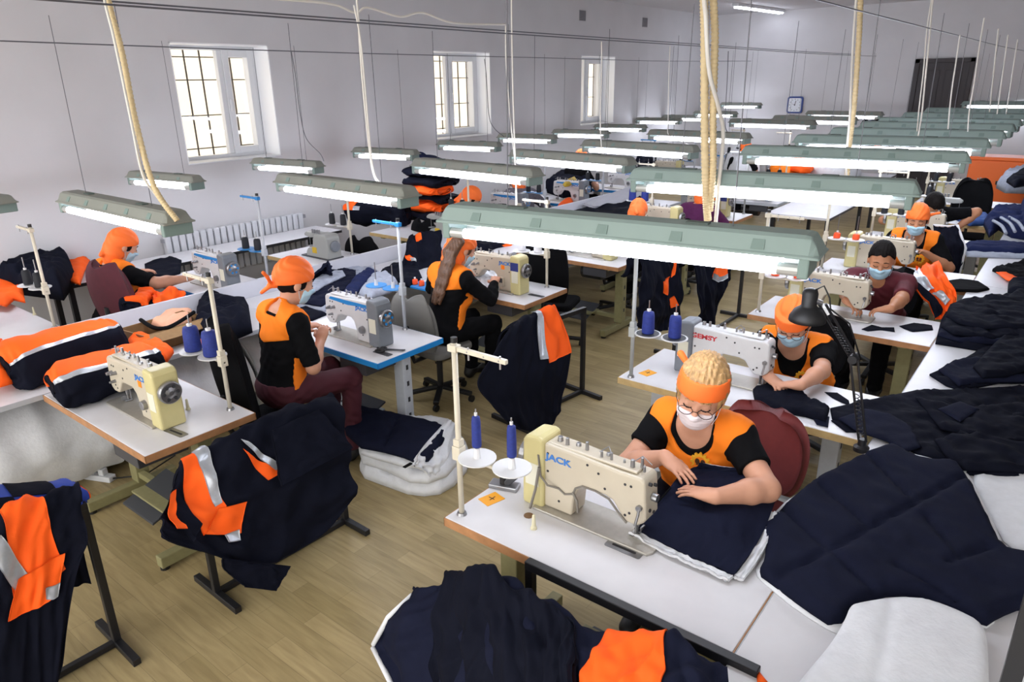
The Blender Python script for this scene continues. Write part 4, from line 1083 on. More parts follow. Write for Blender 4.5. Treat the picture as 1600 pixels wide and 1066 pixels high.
    if hair:
        hw = .0025 * np.sin(hxx * 330 + 9 * np.sin(hzz * 30 + hyy * 25)) + .002 * np.sin(hyy * 240 + 12 * np.sin(hxx * 40))
        if hair == 'short':
            hf = np.maximum(skull - .009 + hw * .9, -(hzz - (.064 + .006 * np.sin(hxx * 120) - .95 * np.clip(.068 - hyy, 0, .075) - .7 * np.clip(-.01 - hyy, 0, .06)))); hf = np.maximum(hf, -(hzz + .085))
        elif hair == 'fluffy':
            sk2 = (np.sqrt((hxx / .084) ** 2 + ((hyy + .012) / .106) ** 2 + ((hzz - .028) / .112) ** 2) - 1) * .09
            fringe = .03 + .018 * np.sin(hxx * 60)
            hf = np.maximum(sk2 - .008 + hw, -(hzz - np.where(hyy > .045, fringe, -.075 + .0 * hyy)))
        else:   # bob under a scarf
            hf = np.maximum(skull - .008 + hw * .5, -(hzz - np.where(hyy > .055, .045, -.09)))
        hf = np.maximum(hf, np.where((hyy > .045) & (hzz < .03), .02, -.3)) if hair != 'fluffy' else np.maximum(hf, np.where((hyy > .05) & (hzz < .02), .02, -.3))
        iso('hair', hf, To, hair_m or BLKH, root, 1)
    if hair == 'long':
        H2 = mk()
        base = hd(.045, -.085, .03); pr = base
        for k in range(6):
            nx = base + np.array([-.006 * k, -.07 - .03 * k, -.075 * (k + 1)]) if k else hd(.045, -.11, -.06)
            H2.cone(pr, nx, .045 - .004 * k, .043 - .0045 * k, .02); H2.cone(pr + np.array([.045, 0, 0]), nx + np.array([.045, 0, 0]), .028 - .002 * k, .026 - .003 * k, .02); H2.cone(pr - np.array([.04, 0, 0]), nx - np.array([.04, 0, 0]), .028 - .002 * k, .026 - .003 * k, .02); pr = nx
        iso('long_hair', H2.F + .003 * np.sin(X * 300 + 9 * np.sin(Z * 25)), To, hair_m, root, 1)
    if scarf:
        S2 = mk(); sm = scarf_m or ORANGEV
        fold = .0025 * np.sin(hzz * 130 + 30 * hyy + 8 * np.sin(hxx * 30))
        if scarf == 'band':
            cf = np.maximum((np.sqrt((hxx / .084) ** 2 + ((hyy + .008) / .107) ** 2 + ((hzz - .028) / .12) ** 2) - 1) * .09 - .009, np.abs(hzz - .052 - .12 * hyy) - .033)
        else:
            tall = 1.16 if scarf == 'cap' else 1.05
            sk3 = (np.sqrt((hxx / .083) ** 2 + ((hyy + .012) / .107) ** 2 + ((hzz - .022) / (.102 * tall)) ** 2) - 1) * .09 - .006 + fold
            cf = np.maximum(sk3, -(hzz - (.028 + .38 * (hyy - .08))))
            if scarf == 'shawl': cf = np.minimum(cf, np.maximum((np.sqrt((hxx / .085) ** 2 + ((hyy + .045) / .085) ** 2 + ((hzz + .05) / .14) ** 2) - 1) * .08 + fold, hyy - .02 + .3 * hzz))
            if scarf == 'cap': cf = np.minimum(cf, np.maximum((np.sqrt((hxx / .094) ** 2 + ((hyy - .004) / .112) ** 2) - 1) * .1, np.abs(hzz - .055 + .1 * (hyy - .05)) - .032))
        for (a, b, ra, rb) in {'band': (((.06, -.07, .04), (.075, -.1, .03), .016, .014), ((.075, -.1, .03), (.11, -.12, .055), .013, .016)), 'cap': (), 'shawl': (((0, -.1, -.06), (.03, -.13, -.12), .03, .02),),
                               'bandana': (((0, -.1, -.04), (0, -.125, -.045), .022, .02), ((0, -.125, -.04), (.05, -.17, -.0), .012, .011), ((0, -.125, -.05), (-.035, -.15, -.1), .014, .012), ((.05, -.17, 0), (.06, -.2, .02), .01, .012)),
                               'side': (((-.07, -.05, .01), (-.1, -.07, .02), .018, .014), ((-.1, -.07, .02), (-.15, -.075, .035), .012, .014))}.get(scarf, ()):
            S2.cone(hd(*a), hd(*b), ra, rb, .008)
        iso('headscarf' if scarf != 'band' else 'headband', np.minimum(cf, S2.F), To, sm, root, 1)
    if mask:
        mf = np.maximum(Hd.F - .0085 + .0012 * np.sin(hzz * 330), np.maximum(np.abs(hzz + .072) - .046, .035 - hyy)); mf = np.maximum(mf, np.abs(hxx) - .066)
        mo = iso('face_mask', mf, To, mask, root, 2)
        for s in (-1, 1):
            mb = MB()
            for z in (-.035, -.1): mb.tube([hd(s * .061, .045, z), hd(s * .072, .02, z * .7 - .012), hd(s * .083, -.012, -.012 - (z + .07) * .3)], .0016, 5)
            mb.build('mask_strap', mask, root)
    for s in (-1, 1):
        mb = MB(); mb.tube([hd(s * .016, .094, -.007), hd(s * .024, .096, -.010), hd(s * .033, .0955, -.0105), hd(s * .042, .091, -.008), hd(s * .047, .086, -.004)], .0021, 6); mb.build('eyelashes', BLKH, root)
        mb = MB(); mb.tube([hd(s * .013, .096, .021), hd(s * .028, .095, .025), hd(s * .046, .084, .017)], [.0025, .0034, .0018], 6); mb.build('eyebrow', hair_m if hair == 'fluffy' else BLKH, root)
    if glasses:
        gl = MB()
        for s in (-1, 1):
            gl.tube([hd(s * .034 + .025 * math.cos(k * PI / 8), .112 - .004 * abs(math.cos(k * PI / 8)), -.012 + .018 * math.sin(k * PI / 8)) for k in range(17)], .0017, 5)
            gl.tube([hd(s * .058, .106, -.006), hd(s * .078, .06, -.002), hd(s * .085, .0, 0)], .0017, 5)
        gl.tube([hd(-.01, .113, -.01), hd(0, .116, -.006), hd(.01, .113, -.01)], .0017, 5); gl.build('glasses', mat('glasses_frame', '3a2a26', .35, metal=.4), root)
    return root
# ================================================================== people
GREYKN = mat('grey_knit', '5d5a62', .9, var=.55, scale=140, bump=.5, bscale=150)
PURPLE = mat('purple_shirt', '57184c', .85, var=.08, scale=15, bump=.15)
P1 = person('blond seamstress with glasses, orange headband and vest, sewing navy padding in front', (-1.1, 2.9, 0), PI, lean=25, g=1.3, hs=1.17, head=(13, 14, -8), hands={'R': at(1038, 714, z=.93), 'L': at(1118, 776, z=.893)},
            handdir={'R': (.85, -.25, -.22), 'L': (-.9, .0, -.1)}, poles={'R': (.9, -.3, -.6), 'L': (-1.0, -.15, -.35)}, h=.0055, shirt=BLACK, sleeve=.62, vest=ORANGEV, hair='fluffy', hair_m=BLOND, scarf='band', scarf_m=mat('scarf_orange', 'ff7328', .7, var=.05, scale=10, bump=.1),
            mask=MASKW, glasses=True, scoop_r=.1, emblem=(-.055, .372), leg_m=NAVYD, curl=14)
SCARF = MATS['scarf_orange']
P2 = person('seamstress in an orange cap, glasses and vest, bent over beneath the black desk lamp', (-1.17, 4.52, 0), PI, lean=36, g=1.12, seat=.42, head=(24, 8, 0), hands={'R': at(1200, 590, z=.83), 'L': at(1252, 602, z=.83)},
            handdir={'R': (.7, -.4, -.2), 'L': (-.9, -.05, -.15)}, poles={'R': (.8, -.5, -.4), 'L': (-1, -.2, -.1)}, h=.0065, shirt=BLACK, sleeve=.75, vest=ORANGEV, hair='bob', scarf='cap', scarf_m=SCARF, mask=MASKB, glasses=True, scoop_r=.17, emblem=(-.09, .335))
P3 = person('dark-haired man in a burgundy polo shirt and blue mask, sewing on the right', (-1.07, 6.18, 0), PI, lean=33, g=1.15, seat=.45, head=(17, 12, 0), hands={'R': at(1318, 482, z=.85), 'L': at(1385, 494, z=.84)},
            handdir={'R': (.8, -.4, -.3), 'L': (-.9, -.1, -.2)}, poles={'R': (.8, -.4, -.5), 'L': (-1, -.3, -.3)}, h=.0065, shirt=BURG, sleeve=.85, hair='short', mask=MASKB, skin=SKINT, female=False, collar=True)
P4 = person('seamstress in an orange kerchief with side knot and orange vest, behind the burgundy man', (-1.12, 7.78, 0), PI, lean=28, g=1.1, head=(14, 8, 0), hands={'R': (-1.25, 7.3, .84), 'L': (-.95, 7.35, .86)}, h=.008, shirt=BLACK, sleeve=.85,
            vest=ORANGEV, hair='bob', scarf='side', scarf_m=SCARF, mask=MASKB, emblem=(-.08, .33), skin=SKINT)
P5 = person('black-haired worker in a black t-shirt bending down behind the orange kerchief', (-1.25, 9.2, 0), PI, lean=40, g=1.15, seat=.56, head=(58, 35, 0), hands={'R': (-1.45, 8.9, .84), 'L': (-.95, 8.95, .84)}, poles={'R': (.9, -.3, -.2), 'L': (-.9, -.3, -.2)}, h=.009, shirt=BLACK, sleeve=.8,
            hair='short', mask=MASKB, female=False, skin=SKINT)
P6 = person('seamstress with orange kerchief and yoke, maroon trousers, seen from behind her left', (-3.68, 2.3, 0), -.12, lean=10, g=.95, seat=.53, head=(20, -8, 0), hands={'L': at(474, 512, z=.9), 'R': at(501, 532, z=.88)}, handdir={'L': (.45, .6, .1), 'R': (-.3, .5, .5)},
            poles={'R': (.6, -.3, -1), 'L': (-.6, -.2, -1)}, h=.0065, shirt=BLACK, sleeve=.92, vest=ORANGEV, yoke=True, hair='bob', scarf='bandana', scarf_m=SCARF, mask=MASKB, leg_m=mat('maroon_trousers', '45101f', .8, var=.08, scale=12, bump=.15), curl=70, stretch=1.04)
P7 = person('long-haired seamstress with loose orange kerchief seen from behind in the middle row', (-3.74, 3.84, 0), -.1, lean=14, g=.95, head=(26, -10, 0), hands={'L': (-3.98, 4.3, .86), 'R': (-3.6, 4.32, .86)}, h=.0075, shirt=BLACK, long_sleeve=True, vest=ORANGEV, yoke=True, hair='long', hair_m=BRNH, scarf='shawl', scarf_m=SCARF, mask=MASKB)
P8 = person('seamstress in black with orange kerchief leaning on a maroon chair at the left', (-6.36, 2.5, 0), .1, lean=7, g=1.3, seat=.41, head=(28, -14, 0), hands={'L': (-6.6, 2.85, .82), 'R': (-5.95, 2.95, .84)}, poles={'R': (1, -.2, -.3), 'L': (-1, -.2, -.5)}, h=.008, shirt=BLACK, sleeve=.9, vest=ORANGEV, yoke=True, hair='bob', scarf='shawl', scarf_m=SCARF, mask=MASKB)
P9 = person('seamstress in an orange kerchief and yoke bent beside the stacked orange jackets', (-6.0, 6.3, 0), -.5, lean=26, g=1.1, seat=.42, head=(38, -20, 0), hands={'L': (-6.2, 6.85, .82), 'R': (-5.75, 6.8, .82)}, h=.011, shirt=BLACK, vest=ORANGEV, yoke=True, hair='bob', scarf='shawl', scarf_m=SCARF, mask=MASKB)
P10 = person('seamstress in a speckled grey sweater and orange kerchief bent far to the left', (-6.0, 7.85, 0), .75, lean=44, g=1.25, seat=.5, head=(40, 30, 0), hands={'L': (-6.6, 8.3, .82), 'R': (-6.1, 8.4, .82)}, h=.011, shirt=GREYKN, long_sleeve=True, hair='bob', scarf='shawl', scarf_m=SCARF, mask=MASKB)
P11 = person('seamstress whose drooping orange kerchief shows above the nearest lamp', (-3.72, 6.62, 0), 0, lean=30, g=1.0, seat=.42, head=(48, 15, 0), hands={'L': (-3.95, 7.15, .82), 'R': (-3.6, 7.15, .82)}, h=.011, shirt=NAVYD, long_sleeve=True, hair='bob', scarf='shawl', scarf_m=SCARF, mask=MASKB)
P12 = person('seamstress in a purple shirt bent low behind the two hoses', (-3.55, 7.98, 0), .1, lean=34, g=1.2, seat=.45, head=(45, 10, 0), hands={'L': (-3.8, 8.55, .82), 'R': (-3.45, 8.55, .82)}, h=.011, shirt=PURPLE, sleeve=.9, hair='bob', scarf='shawl', scarf_m=SCARF, mask=MASKB)
P13 = person('far seamstress by the windows, only her orange kerchief above a lamp', (-6.4, 9.75, 0), 0, lean=12, g=1.0, seat=.5, head=(20, 0, 0), hands={'L': (-6.5, 10.1, .84), 'R': (-6.2, 10.1, .84)}, h=.013, shirt=BLACK, hair='bob', scarf='bandana', scarf_m=SCARF)
P14 = person('far seamstress in an orange kerchief right of the hoses near the far wall', (-4.8, 12.65, 0), 0, lean=12, g=1.0, seat=.5, head=(20, 0, 0), h=.013, shirt=BLACK, hair='bob', scarf='bandana', scarf_m=SCARF)
# chairs
chM = chair_proto(CHRED, .37, .46); chK = chair_proto(BLACK, .36, .44); chR = chair_proto(MAROON, .5, .6); chT = chair_proto(BLACK, .62, .46); chG = chair_proto(mat('chair_grey', '6d6b66', .8), .4, .42)
def chair(pr, x, y, rz, label): return use(pr, Vector((x, y, 0)), rz, label, 'office chair', 'chairs at the machines')
chair(chM, -1.0, 2.95, PI - .1, 'maroon office chair under the blond seamstress')
c6 = chair(chT, -3.66, 2.24, -.12, 'black office chair with an orange tag under the seamstress in maroon trousers')
c8 = chair(chR, -5.98, 2.6, .15, 'maroon office chair with a black strip under the seamstress at the left')
chair(chG, -3.74, 3.78, 0, 'grey office chair under the long-haired seamstress')
chair(chK, -1.2, 4.62, PI, 'black office chair under the seamstress in the orange cap')
chair(chK, -1.08, 6.3, PI, 'black office chair under the man in burgundy')
chair(chK, -1.12, 7.9, PI, 'black office chair under the orange-kerchief seamstress on the right')
chair(chT, -1.0, 10.75, PI + .2, 'empty black office chair by the pale tables at far right')
chair(chT, -3.7, 5.3, .3, 'empty black office chair behind the machine with control panel')
chair(chK, -3.72, 6.55, 0, 'black office chair under the drooping kerchief')
chair(chK, -5.9, 5.1, .2, 'black office chair at the window-row table with overlocker')
chair(chK, -3.55, 7.9, 0, 'black office chair under the purple shirt')
chair(chK, -6.0, 6.2, 0, 'black office chair beside the stacked jackets')
chair(chK, -6.0, 7.75, 0, 'black office chair under the grey sweater')

tg = MB(); tg.box(-.16, -.09, -.325, -.318, .93, 1.02); tg.build('orange_tag', ORANGEV, c6)
c8.scale = (1.25, 1.1, 1.08)
# ================================================================== cloth, garments and small things
def proj(P):
    P = np.asarray(P, float); q = (P - np.array([0, 0, CAMZ])) @ _R
    return _c + _f * q[..., :2] / q[..., 2:3]
def uvpx(s, pts):
    """where on a sheet a point of the photograph falls (nearest in the picture, upper layer first)"""
    U, V = np.meshgrid(np.linspace(0, 1, 90), np.linspace(0, 1, 90), indexing='ij'); P, _ = s.ev(U, V); Q = proj(P)
    dep = np.linalg.norm(P - np.array([0, 0, CAMZ]), axis=-1); out = []
    for p in pts:
        d = np.hypot(Q[..., 0] - p[0], Q[..., 1] - p[1]) + dep * 4
        i = np.unravel_index(np.argmin(d), d.shape); out.append((U[i], V[i]))
    return out
def panel(s, name, m, parent, pts, off=.004, n=26):
    return s.mesh(name, m, parent, n, n, uv=uvpx(s, pts), off=off, thick=.004)
def F_(name, label, cat, px, z, th, m, **k):
    o = flat(name, [at(a, b, z=z) for a, b in px], z, th, m, **k)
    return tag(o, label, cat)
def heap(name, label, px, z, h, m, seed=1, edge=.12, wrinkle=.02, cat='cloth', group=None, step=.025, ws=12):
    o = flat(name, [(max(q.x, XW + .03), q.y) for q in (at(a, b, z=z) for a, b in px)], z, h, m, wrinkle=wrinkle, ws=ws, seed=seed, edge=min(edge, .075), step=step, rnd=0 if len(px) > 4 else 1)
    return tag(o, label, cat, group)
def roll(name, label, A, B, rw, rh, m, cat='folded jacket', seed=1, wrinkle=.012, group=None, taper=.75, top=None, stripe=None, sq=.7):
    """soft roll lying from A to B; top / stripe are (angle range, material) laid on it"""
    A = Vector(A); B = Vector(B); d = (B - A).normalized(); sd = Vector((d.y, -d.x, 0)).normalized(); up = Vector((0, 0, 1)); C = []
    for t, k in ((0, .55), (.04, .85), (.15, 1), (.4, 1), (.7, .97), (.9, .95), (.965, .8), (1, .5)):
        c = A + (B - A) * t; R = []
        for j in range(16):
            a = 2 * PI * j / 16; ca, sa = math.cos(a), math.sin(a)
            R.append(c + sd * (math.copysign(abs(ca) ** sq, ca) * rw * k) + up * (math.copysign(abs(sa) ** sq, sa) * rh * k))
        C.append(R)
    o = empty(name, tuple((A + B) / 2 - up * rh), 0, label, cat, group); L0 = np.array(tuple(o.location))
    s = Sheet([[Vector(p) - Vector(L0) for p in r] for r in C], wrinkle, (6, 4), seed, closed_v=True)
    s.mesh('cloth', m, o, 60, 64)
    for nm, rg, mm, uu in (top or []):
        # rg: angle range in turns
        s.mesh(nm, mm, o, 50, 24, uv=[(uu[0], rg[0]), (uu[1], rg[2] if len(rg) > 2 else rg[0]), (uu[1], rg[3] if len(rg) > 2 else rg[1]), (uu[0], rg[1])], off=.005, thick=.004)
    return o
# ---------------------------------------------------------------- garments on the black stands
def stand(A, B, h, label, bar=True):
    A = Vector(A); B = Vector(B); v = B - A; r = rail_proto(v.length, h); r.location = ((A.x + B.x) / 2, (A.y + B.y) / 2, 0); r.rotation_euler = (0, 0, math.atan2(v.y, v.x))
    return tag(r, label, 'garment stand', 'black garment stands')
stand((-3.07, -.1), (-3.05, .9), .74, 'black metal stand with T foot at the bottom left corner')
stand((-2.99, 1.36), (-2.97, 2.16), .66, 'black metal stand under the navy and orange jacket by the left table')
stand((-2.97, 3.72), (-2.86, 4.52), .72, 'black metal stand under the jacket in the middle of the aisle')
stand((-1.29, 1.715), (-.47, 1.715), .755, 'black metal frame standing against the foreground table edge')
stand((-2.62, 5.7), (-2.6, 7.2), .95, 'tall black stand carrying hanging jackets behind the nearest lamp')
def garment(name, label, ctrl, m=NAVYD, seed=1, wrinkle=.012, folds=.0, fn=6, fd='v', n=(90, 100), ws=(7, 7)):
    o = empty(name, (0, 0, 0), 0, label, 'jacket', 'jackets hung over the stands')
    s = Sheet(ctrl, wrinkle, ws, seed, thick=.012, folds=folds, fold_n=fn, fold_dir=fd)
    s.mesh('shell', m, o, n[0], n[1]); return o, s
def X_(L, x): return [at(a, b, x=x + (c[0] if c else 0)) for a, b, *c in L]
# stand 1, bottom left
top = X_([(-110, 862), (-30, 815), (35, 787), (82, 768), (122, 754)], -3.06)
bk = [(p.x - .14, p.y, p.z - .16) for p in top]; bk2 = [(p.x - .2, p.y, .25) for p in top]
hi = X_([(-110, 905), (-30, 860), (28, 838), (80, 812), (130, 800)], -2.97)
mid = X_([(-110, 985), (-35, 950), (22, 925), (72, 885), (136, 845)], -2.93)
m2 = X_([(-110, 1060), (-30, 1040), (30, 1010), (72, 975), (118, 905)], -2.9)
low = X_([(-110, 1190), (-20, 1190), (40, 1170), (72, 1120), (98, 1040)], -2.88)
g, s = garment('jacket', 'navy jacket with wide orange side and pocket over the bottom left stand', [bk2, bk, top, hi, mid, m2, low], NAVYD, 11, .012)
panel(s, 'orange_panel', ORANGE, g, [(-10, 806), (66, 778), (104, 888), (28, 955)], .006)
panel(s, 'orange_sleeve', ORANGE, g, [(28, 905), (98, 862), (92, 918), (10, 968)], .02)
panel(s, 'reflective_stripe', REFL, g, [(-28, 860), (2, 838), (46, 900), (24, 922)], .012, 14)
panel(s, 'cuff_stripe', REFL, g, [(68, 916), (92, 905), (90, 928), (70, 934)], .026, 8)
pl = roll('checked_cloth', 'blue and black checked cloth lying over the bottom left stand', at(-60, 800, x=-3.16), at(128, 772, x=-3.14), .11, .07, mat('royal_blue_cloth', '1b3a9a', .8, var=.1, scale=8), 'cloth', 3, .006,
          top=[('dark_check', (.02, .16), NAVYD, (.25, .42)), ('dark_check', (.16, .32), NAVYD, (.42, .6)), ('dark_check', (.02, .16), NAVYD, (.6, .78)), ('orange_tip', (.0, .3), ORANGE, (.96, .995))])
# stand 2
top = X_([(282, 728), (338, 692), (400, 660), (462, 634), (522, 612)], -2.98)
bk = [(p.x - .13, p.y, p.z - .15) for p in top]; bk2 = [(p.x - .17, p.y, .28) for p in top]
hi = X_([(268, 770), (330, 742), (398, 712), (466, 678), (536, 652)], -2.88)
mid = X_([(258, 800), (322, 800), (398, 775), (472, 738), (548, 705)], -2.8)
m2 = X_([(254, 822), (322, 838), (396, 832), (478, 800), (554, 745)], -2.76)
low = X_([(256, 842), (330, 866), (398, 884), (486, 852), (556, 776)], -2.73)
g, s = garment('jacket', 'navy jacket with orange yoke and gaping pocket on the stand by the left table', [bk2, bk, top, hi, mid, m2, low], NAVYD, 23, .014)
panel(s, 'orange_panel', ORANGE, g, [(276, 708), (302, 698), (352, 792), (318, 838)], .006)
panel(s, 'orange_pocket', ORANGE, g, [(338, 796), (384, 782), (372, 832), (318, 836)], .016)
panel(s, 'reflective_stripe', REFL, g, [(294, 698), (312, 692), (346, 785), (336, 793)], .011, 14)
panel(s, 'orange_chest', ORANGE, g, [(380, 702), (398, 718), (452, 736), (420, 750)], .006)
panel(s, 'chest_stripe', REFL, g, [(376, 686), (386, 690), (442, 728), (430, 734)], .012, 14)
panel(s, 'cuff_stripe', REFL, g, [(346, 836), (368, 826), (370, 842), (352, 846)], .024, 8)
panel(s, 'armhole', NAVYD, g, [(258, 770), (278, 752), (312, 820), (300, 848)], .014)
panel(s, 'armhole_lining', ORANGE, g, [(264, 776), (274, 770), (288, 826), (272, 828)], .02, 10)
flp = [at(348, 872, x=-2.72), at(455, 885, x=-2.66), at(432, 924, x=-2.64), at(384, 918, x=-2.66), at(352, 890, x=-2.7)]
Sheet([[flp[0], flp[0].lerp(flp[1], .5), flp[1]], [flp[4], flp[4].lerp(flp[1], .55), flp[1].lerp(flp[2], .5)], [flp[3], flp[3].lerp(flp[2], .5), flp[2]]], .004, seed=5).mesh('sleeve_end', NAVYD, g, 20, 20)
ft = [at(424, 672, x=-2.9), at(500, 640, x=-2.88), at(552, 700, x=-2.78), at(440, 760, x=-2.74)]
Sheet([[ft[0], ft[0].lerp(ft[1], .5), ft[1]], [ft[0].lerp(ft[3], .5), ft[0].lerp(ft[2], .5), ft[1].lerp(ft[2], .5)], [ft[3], ft[3].lerp(ft[2], .5), ft[2]]], .004, (5, 5), seed=8).mesh('sleeve', NAVYD, g, 40, 40)
# stand 3
top = X_([(800, 506), (822, 496), (846, 486), (866, 476)], -2.93)
bk = [(p.x - .12, p.y, p.z - .12) for p in top]; bk2 = [(p.x - .2, p.y, .3) for p in top]
hi = X_([(776, 545), (812, 536), (850, 524), (884, 512)], -2.83)
mid = X_([(752, 596), (806, 590), (850, 575), (892, 552)], -2.74)
m2 = X_([(772, 636), (814, 640), (852, 630), (884, 600)], -2.72)
low = X_([(800, 668), (832, 674), (862, 670), (876, 640)], -2.72)
g, s = garment('jacket', 'navy jacket with orange shoulder and white stripe hung in the middle of the aisle', [bk2, bk, top, hi, mid, m2, low], NAVYD, 31, .010)
panel(s, 'orange_panel', ORANGE, g, [(838, 488), (866, 477), (892, 552), (858, 566)], .008)
panel(s, 'reflective_stripe', REFL, g, [(830, 490), (840, 487), (857, 562), (843, 562)], .013, 14)
# tall stand garments
for k, (x0, lb, pts, pan) in enumerate(((-2.55, 'left navy jacket with orange slits hanging behind the nearest lamp', [(995, 395), (1022, 390), (1050, 384), (996, 512), (1030, 520), (1062, 500)], [((1042, 395), (1050, 392), (1054, 430), (1048, 434)), ((1036, 440), (1046, 432), (1042, 462), (1036, 458)), ((1046, 468), (1052, 462), (1060, 478), (1048, 482))]),
                                       (-2.45, 'right navy jacket with orange flash and white stripe hanging behind the nearest lamp', [(1076, 385), (1102, 380), (1134, 376), (1092, 500), (1112, 508), (1136, 440)], [((1118, 400), (1134, 398), (1136, 428), (1112, 432))]))):
    a = X_([p for p in pts[:3]], x0); b = X_([p for p in pts[3:]], x0 + .08); md = [p.lerp(q, .5) + Vector((.06, -.02, 0)) for p, q in zip(a, b)]
    bk = [(p.x - .14, p.y, p.z - .2) for p in a]
    g, s = garment('jacket', lb, [bk, a, md, b], NAVYD, 40 + k, .012, folds=.012, fn=3)
    for q in pan: panel(s, 'orange_panel', ORANGE, g, q, .006, 10)
    if k: panel(s, 'reflective_stripe', REFL, g, [(1114, 427), (1136, 427), (1136, 435), (1112, 435)], .01, 8)
# foreground heap over the frame
def Y_(L): return [at(a, b, y=c) for a, b, c in L]
r0 = [(p.x, 1.64, .42) for p in Y_([(640, 940, 1.62), (700, 910, 1.62), (760, 892, 1.62), (840, 940, 1.62), (950, 990, 1.62), (1050, 1010, 1.62), (1135, 1050, 1.62)])]
r1 = Y_([(648, 930, 1.60), (700, 902, 1.60), (760, 890, 1.59), (842, 938, 1.58), (950, 986, 1.57), (1048, 1000, 1.56), (1135, 1045, 1.55)])
r2 = Y_([(612, 965, 1.54), (690, 950, 1.5), (762, 948, 1.48), (848, 986, 1.47), (950, 1020, 1.46), (1045, 1034, 1.45), (1138, 1075, 1.44)])
r3 = Y_([(588, 1008, 1.49), (684, 1012, 1.43), (766, 1020, 1.4), (852, 1044, 1.39), (948, 1070, 1.38), (1042, 1085, 1.37), (1140, 1120, 1.36)])
r4 = Y_([(610, 1050, 1.45), (690, 1080, 1.38), (770, 1100, 1.35), (856, 1120, 1.33), (946, 1140, 1.32), (1040, 1150, 1.31), (1140, 1180, 1.3)])
r5 = Y_([(640, 1110, 1.42), (700, 1190, 1.34), (775, 1230, 1.3), (860, 1240, 1.28), (946, 1250, 1.27), (1040, 1260, 1.26), (1140, 1270, 1.25)])
g, s = garment('jacket', 'big navy padded garment with orange patch heaped at the bottom centre', [r0, r1, r2, r3, r4, r5], NAVY, 51, .012, folds=.022, fn=8, n=(120, 200), ws=(5, 13))
panel(s, 'orange_panel', ORANGE, g, [(952, 992), (1042, 996), (1036, 1078), (905, 1072)], .008)
eb = MB(); eb.tube([p + Vector((-.008, -.01, .004)) for p in (r1[0], r2[0], r3[0])], [.008, .012, .01], 8); eb.build('batting_edge', BATT, g, smooth=True)
eb = MB(); eb.tube([p + Vector((-.006, -.016, -.004)) for p in (r3[0], r4[0], r5[0])], [.01, .012, .01], 8); eb.build('batting_edge', BATT, g, smooth=True)
up_ = lambda R, k: [p + Vector((0, -.022, .03)) for p in (R[1], R[2], R[3], R[3].lerp(R[4], .55))]
ov = Sheet([[Vector(p) for p in (r0[1], r0[2], r0[3])] + [Vector(r0[3]).lerp(Vector(r0[4]), .55)], [p.lerp(r1[1], .3) if i == 0 else p for i, p in enumerate(up_(r1, 1)[:4])], up_(r2, 1)[:4], up_(r3, 1)[:4], up_(r4, 1)[:4], up_(r5, 1)[:4]], .012, (6, 9), 57, thick=.02, folds=.018, fold_n=6)
ov.mesh('gathered_layer', NAVYD, g, 110, 150)
# ---------------------------------------------------------------- quilt heap on the floor by the aisle
q = empty('padded_blanket', (0, 0, 0), 0, 'navy quilted blanket with white batting folded up on the floor beside the aisle', 'blanket')
flat('batting_layer', [at(a, b, z=0) for a, b in ((560, 745), (600, 760), (650, 778), (700, 772), (738, 728), (725, 690), (640, 690), (570, 710))], 0.002, .1, BATT, q, wrinkle=.016, ws=12, seed=3, edge=.06)
flat('batting_layer', [at(a, b, z=.1) for a, b in ((556, 722), (600, 735), (655, 762), (712, 740), (722, 690), (700, 668), (640, 660), (575, 668))], .1, .08, BATT, q, wrinkle=.014, ws=14, seed=4, edge=.05)
flat('batting_layer', [at(a, b, z=.2) for a, b in ((553, 703), (600, 718), (650, 730), (690, 700), (715, 668), (700, 655), (600, 650))], .18, .05, BATT, q, wrinkle=.01, ws=14, seed=6, edge=.05)
flat('navy_cover', [at(a, b, z=.27) for a, b in ((528, 628), (560, 632), (620, 645), (706, 664), (690, 690), (662, 722), (620, 704), (545, 690))], .235, .05, NAVY, q, wrinkle=.006, ws=7, seed=5, edge=.04, rnd=1,
     lines=[(at(620, 655, z=.27), at(600, 700, z=.27))])
Sheet([[at(700, 655, z=.3), at(714, 664, z=.25), at(722, 690, z=.1)], [at(660, 700, z=.3), at(690, 720, z=.2), at(700, 742, z=.08)], [at(650, 726, z=.27), at(668, 742, z=.16), at(672, 765, z=.03)]], .008, (8, 8), 9, thick=.03).mesh('folded_edge', BATT, q, 30, 30)
MB().box(-.01, .01, -.03, .03, 0, .006).build('tag', BLACK, q).location = at(637, 728, z=.29)
# ================================================================== on the right-hand worktable and tables
Z = .752
qz = [at(a, b, z=.78) for a, b in ((1387, 693), (1410, 705), (1447, 721), (1490, 721), (1512, 744), (1545, 812), (1567, 858), (1605, 868), (1680, 890), (1660, 950), (1600, 945), (1562, 960), (1537, 977), (1470, 935), (1400, 925), (1340, 940), (1308, 980), (1255, 945), (1205, 907), (1185, 893), (1196, 872), (1197, 845), (1187, 828), (1215, 802), (1240, 775), (1290, 740))]
L = lambda *p: [(at(p[i][0], p[i][1], z=.78), at(p[i + 1][0], p[i + 1][1], z=.78)) for i in range(0, len(p), 2)]
qp = flat('padded_back_piece', qz, Z + .012, .042, NAVY, wrinkle=.005, ws=9, seed=4, rnd=1, edge=.035, step=.017,
          lines=L((1212, 908), (1290, 870), (1290, 870), (1505, 750), (1225, 803), (1365, 930), (1280, 762), (1350, 825), (1357, 716), (1418, 782), (1445, 812), (1500, 880), (1400, 890), (1500, 945), (1545, 860), (1480, 885)))
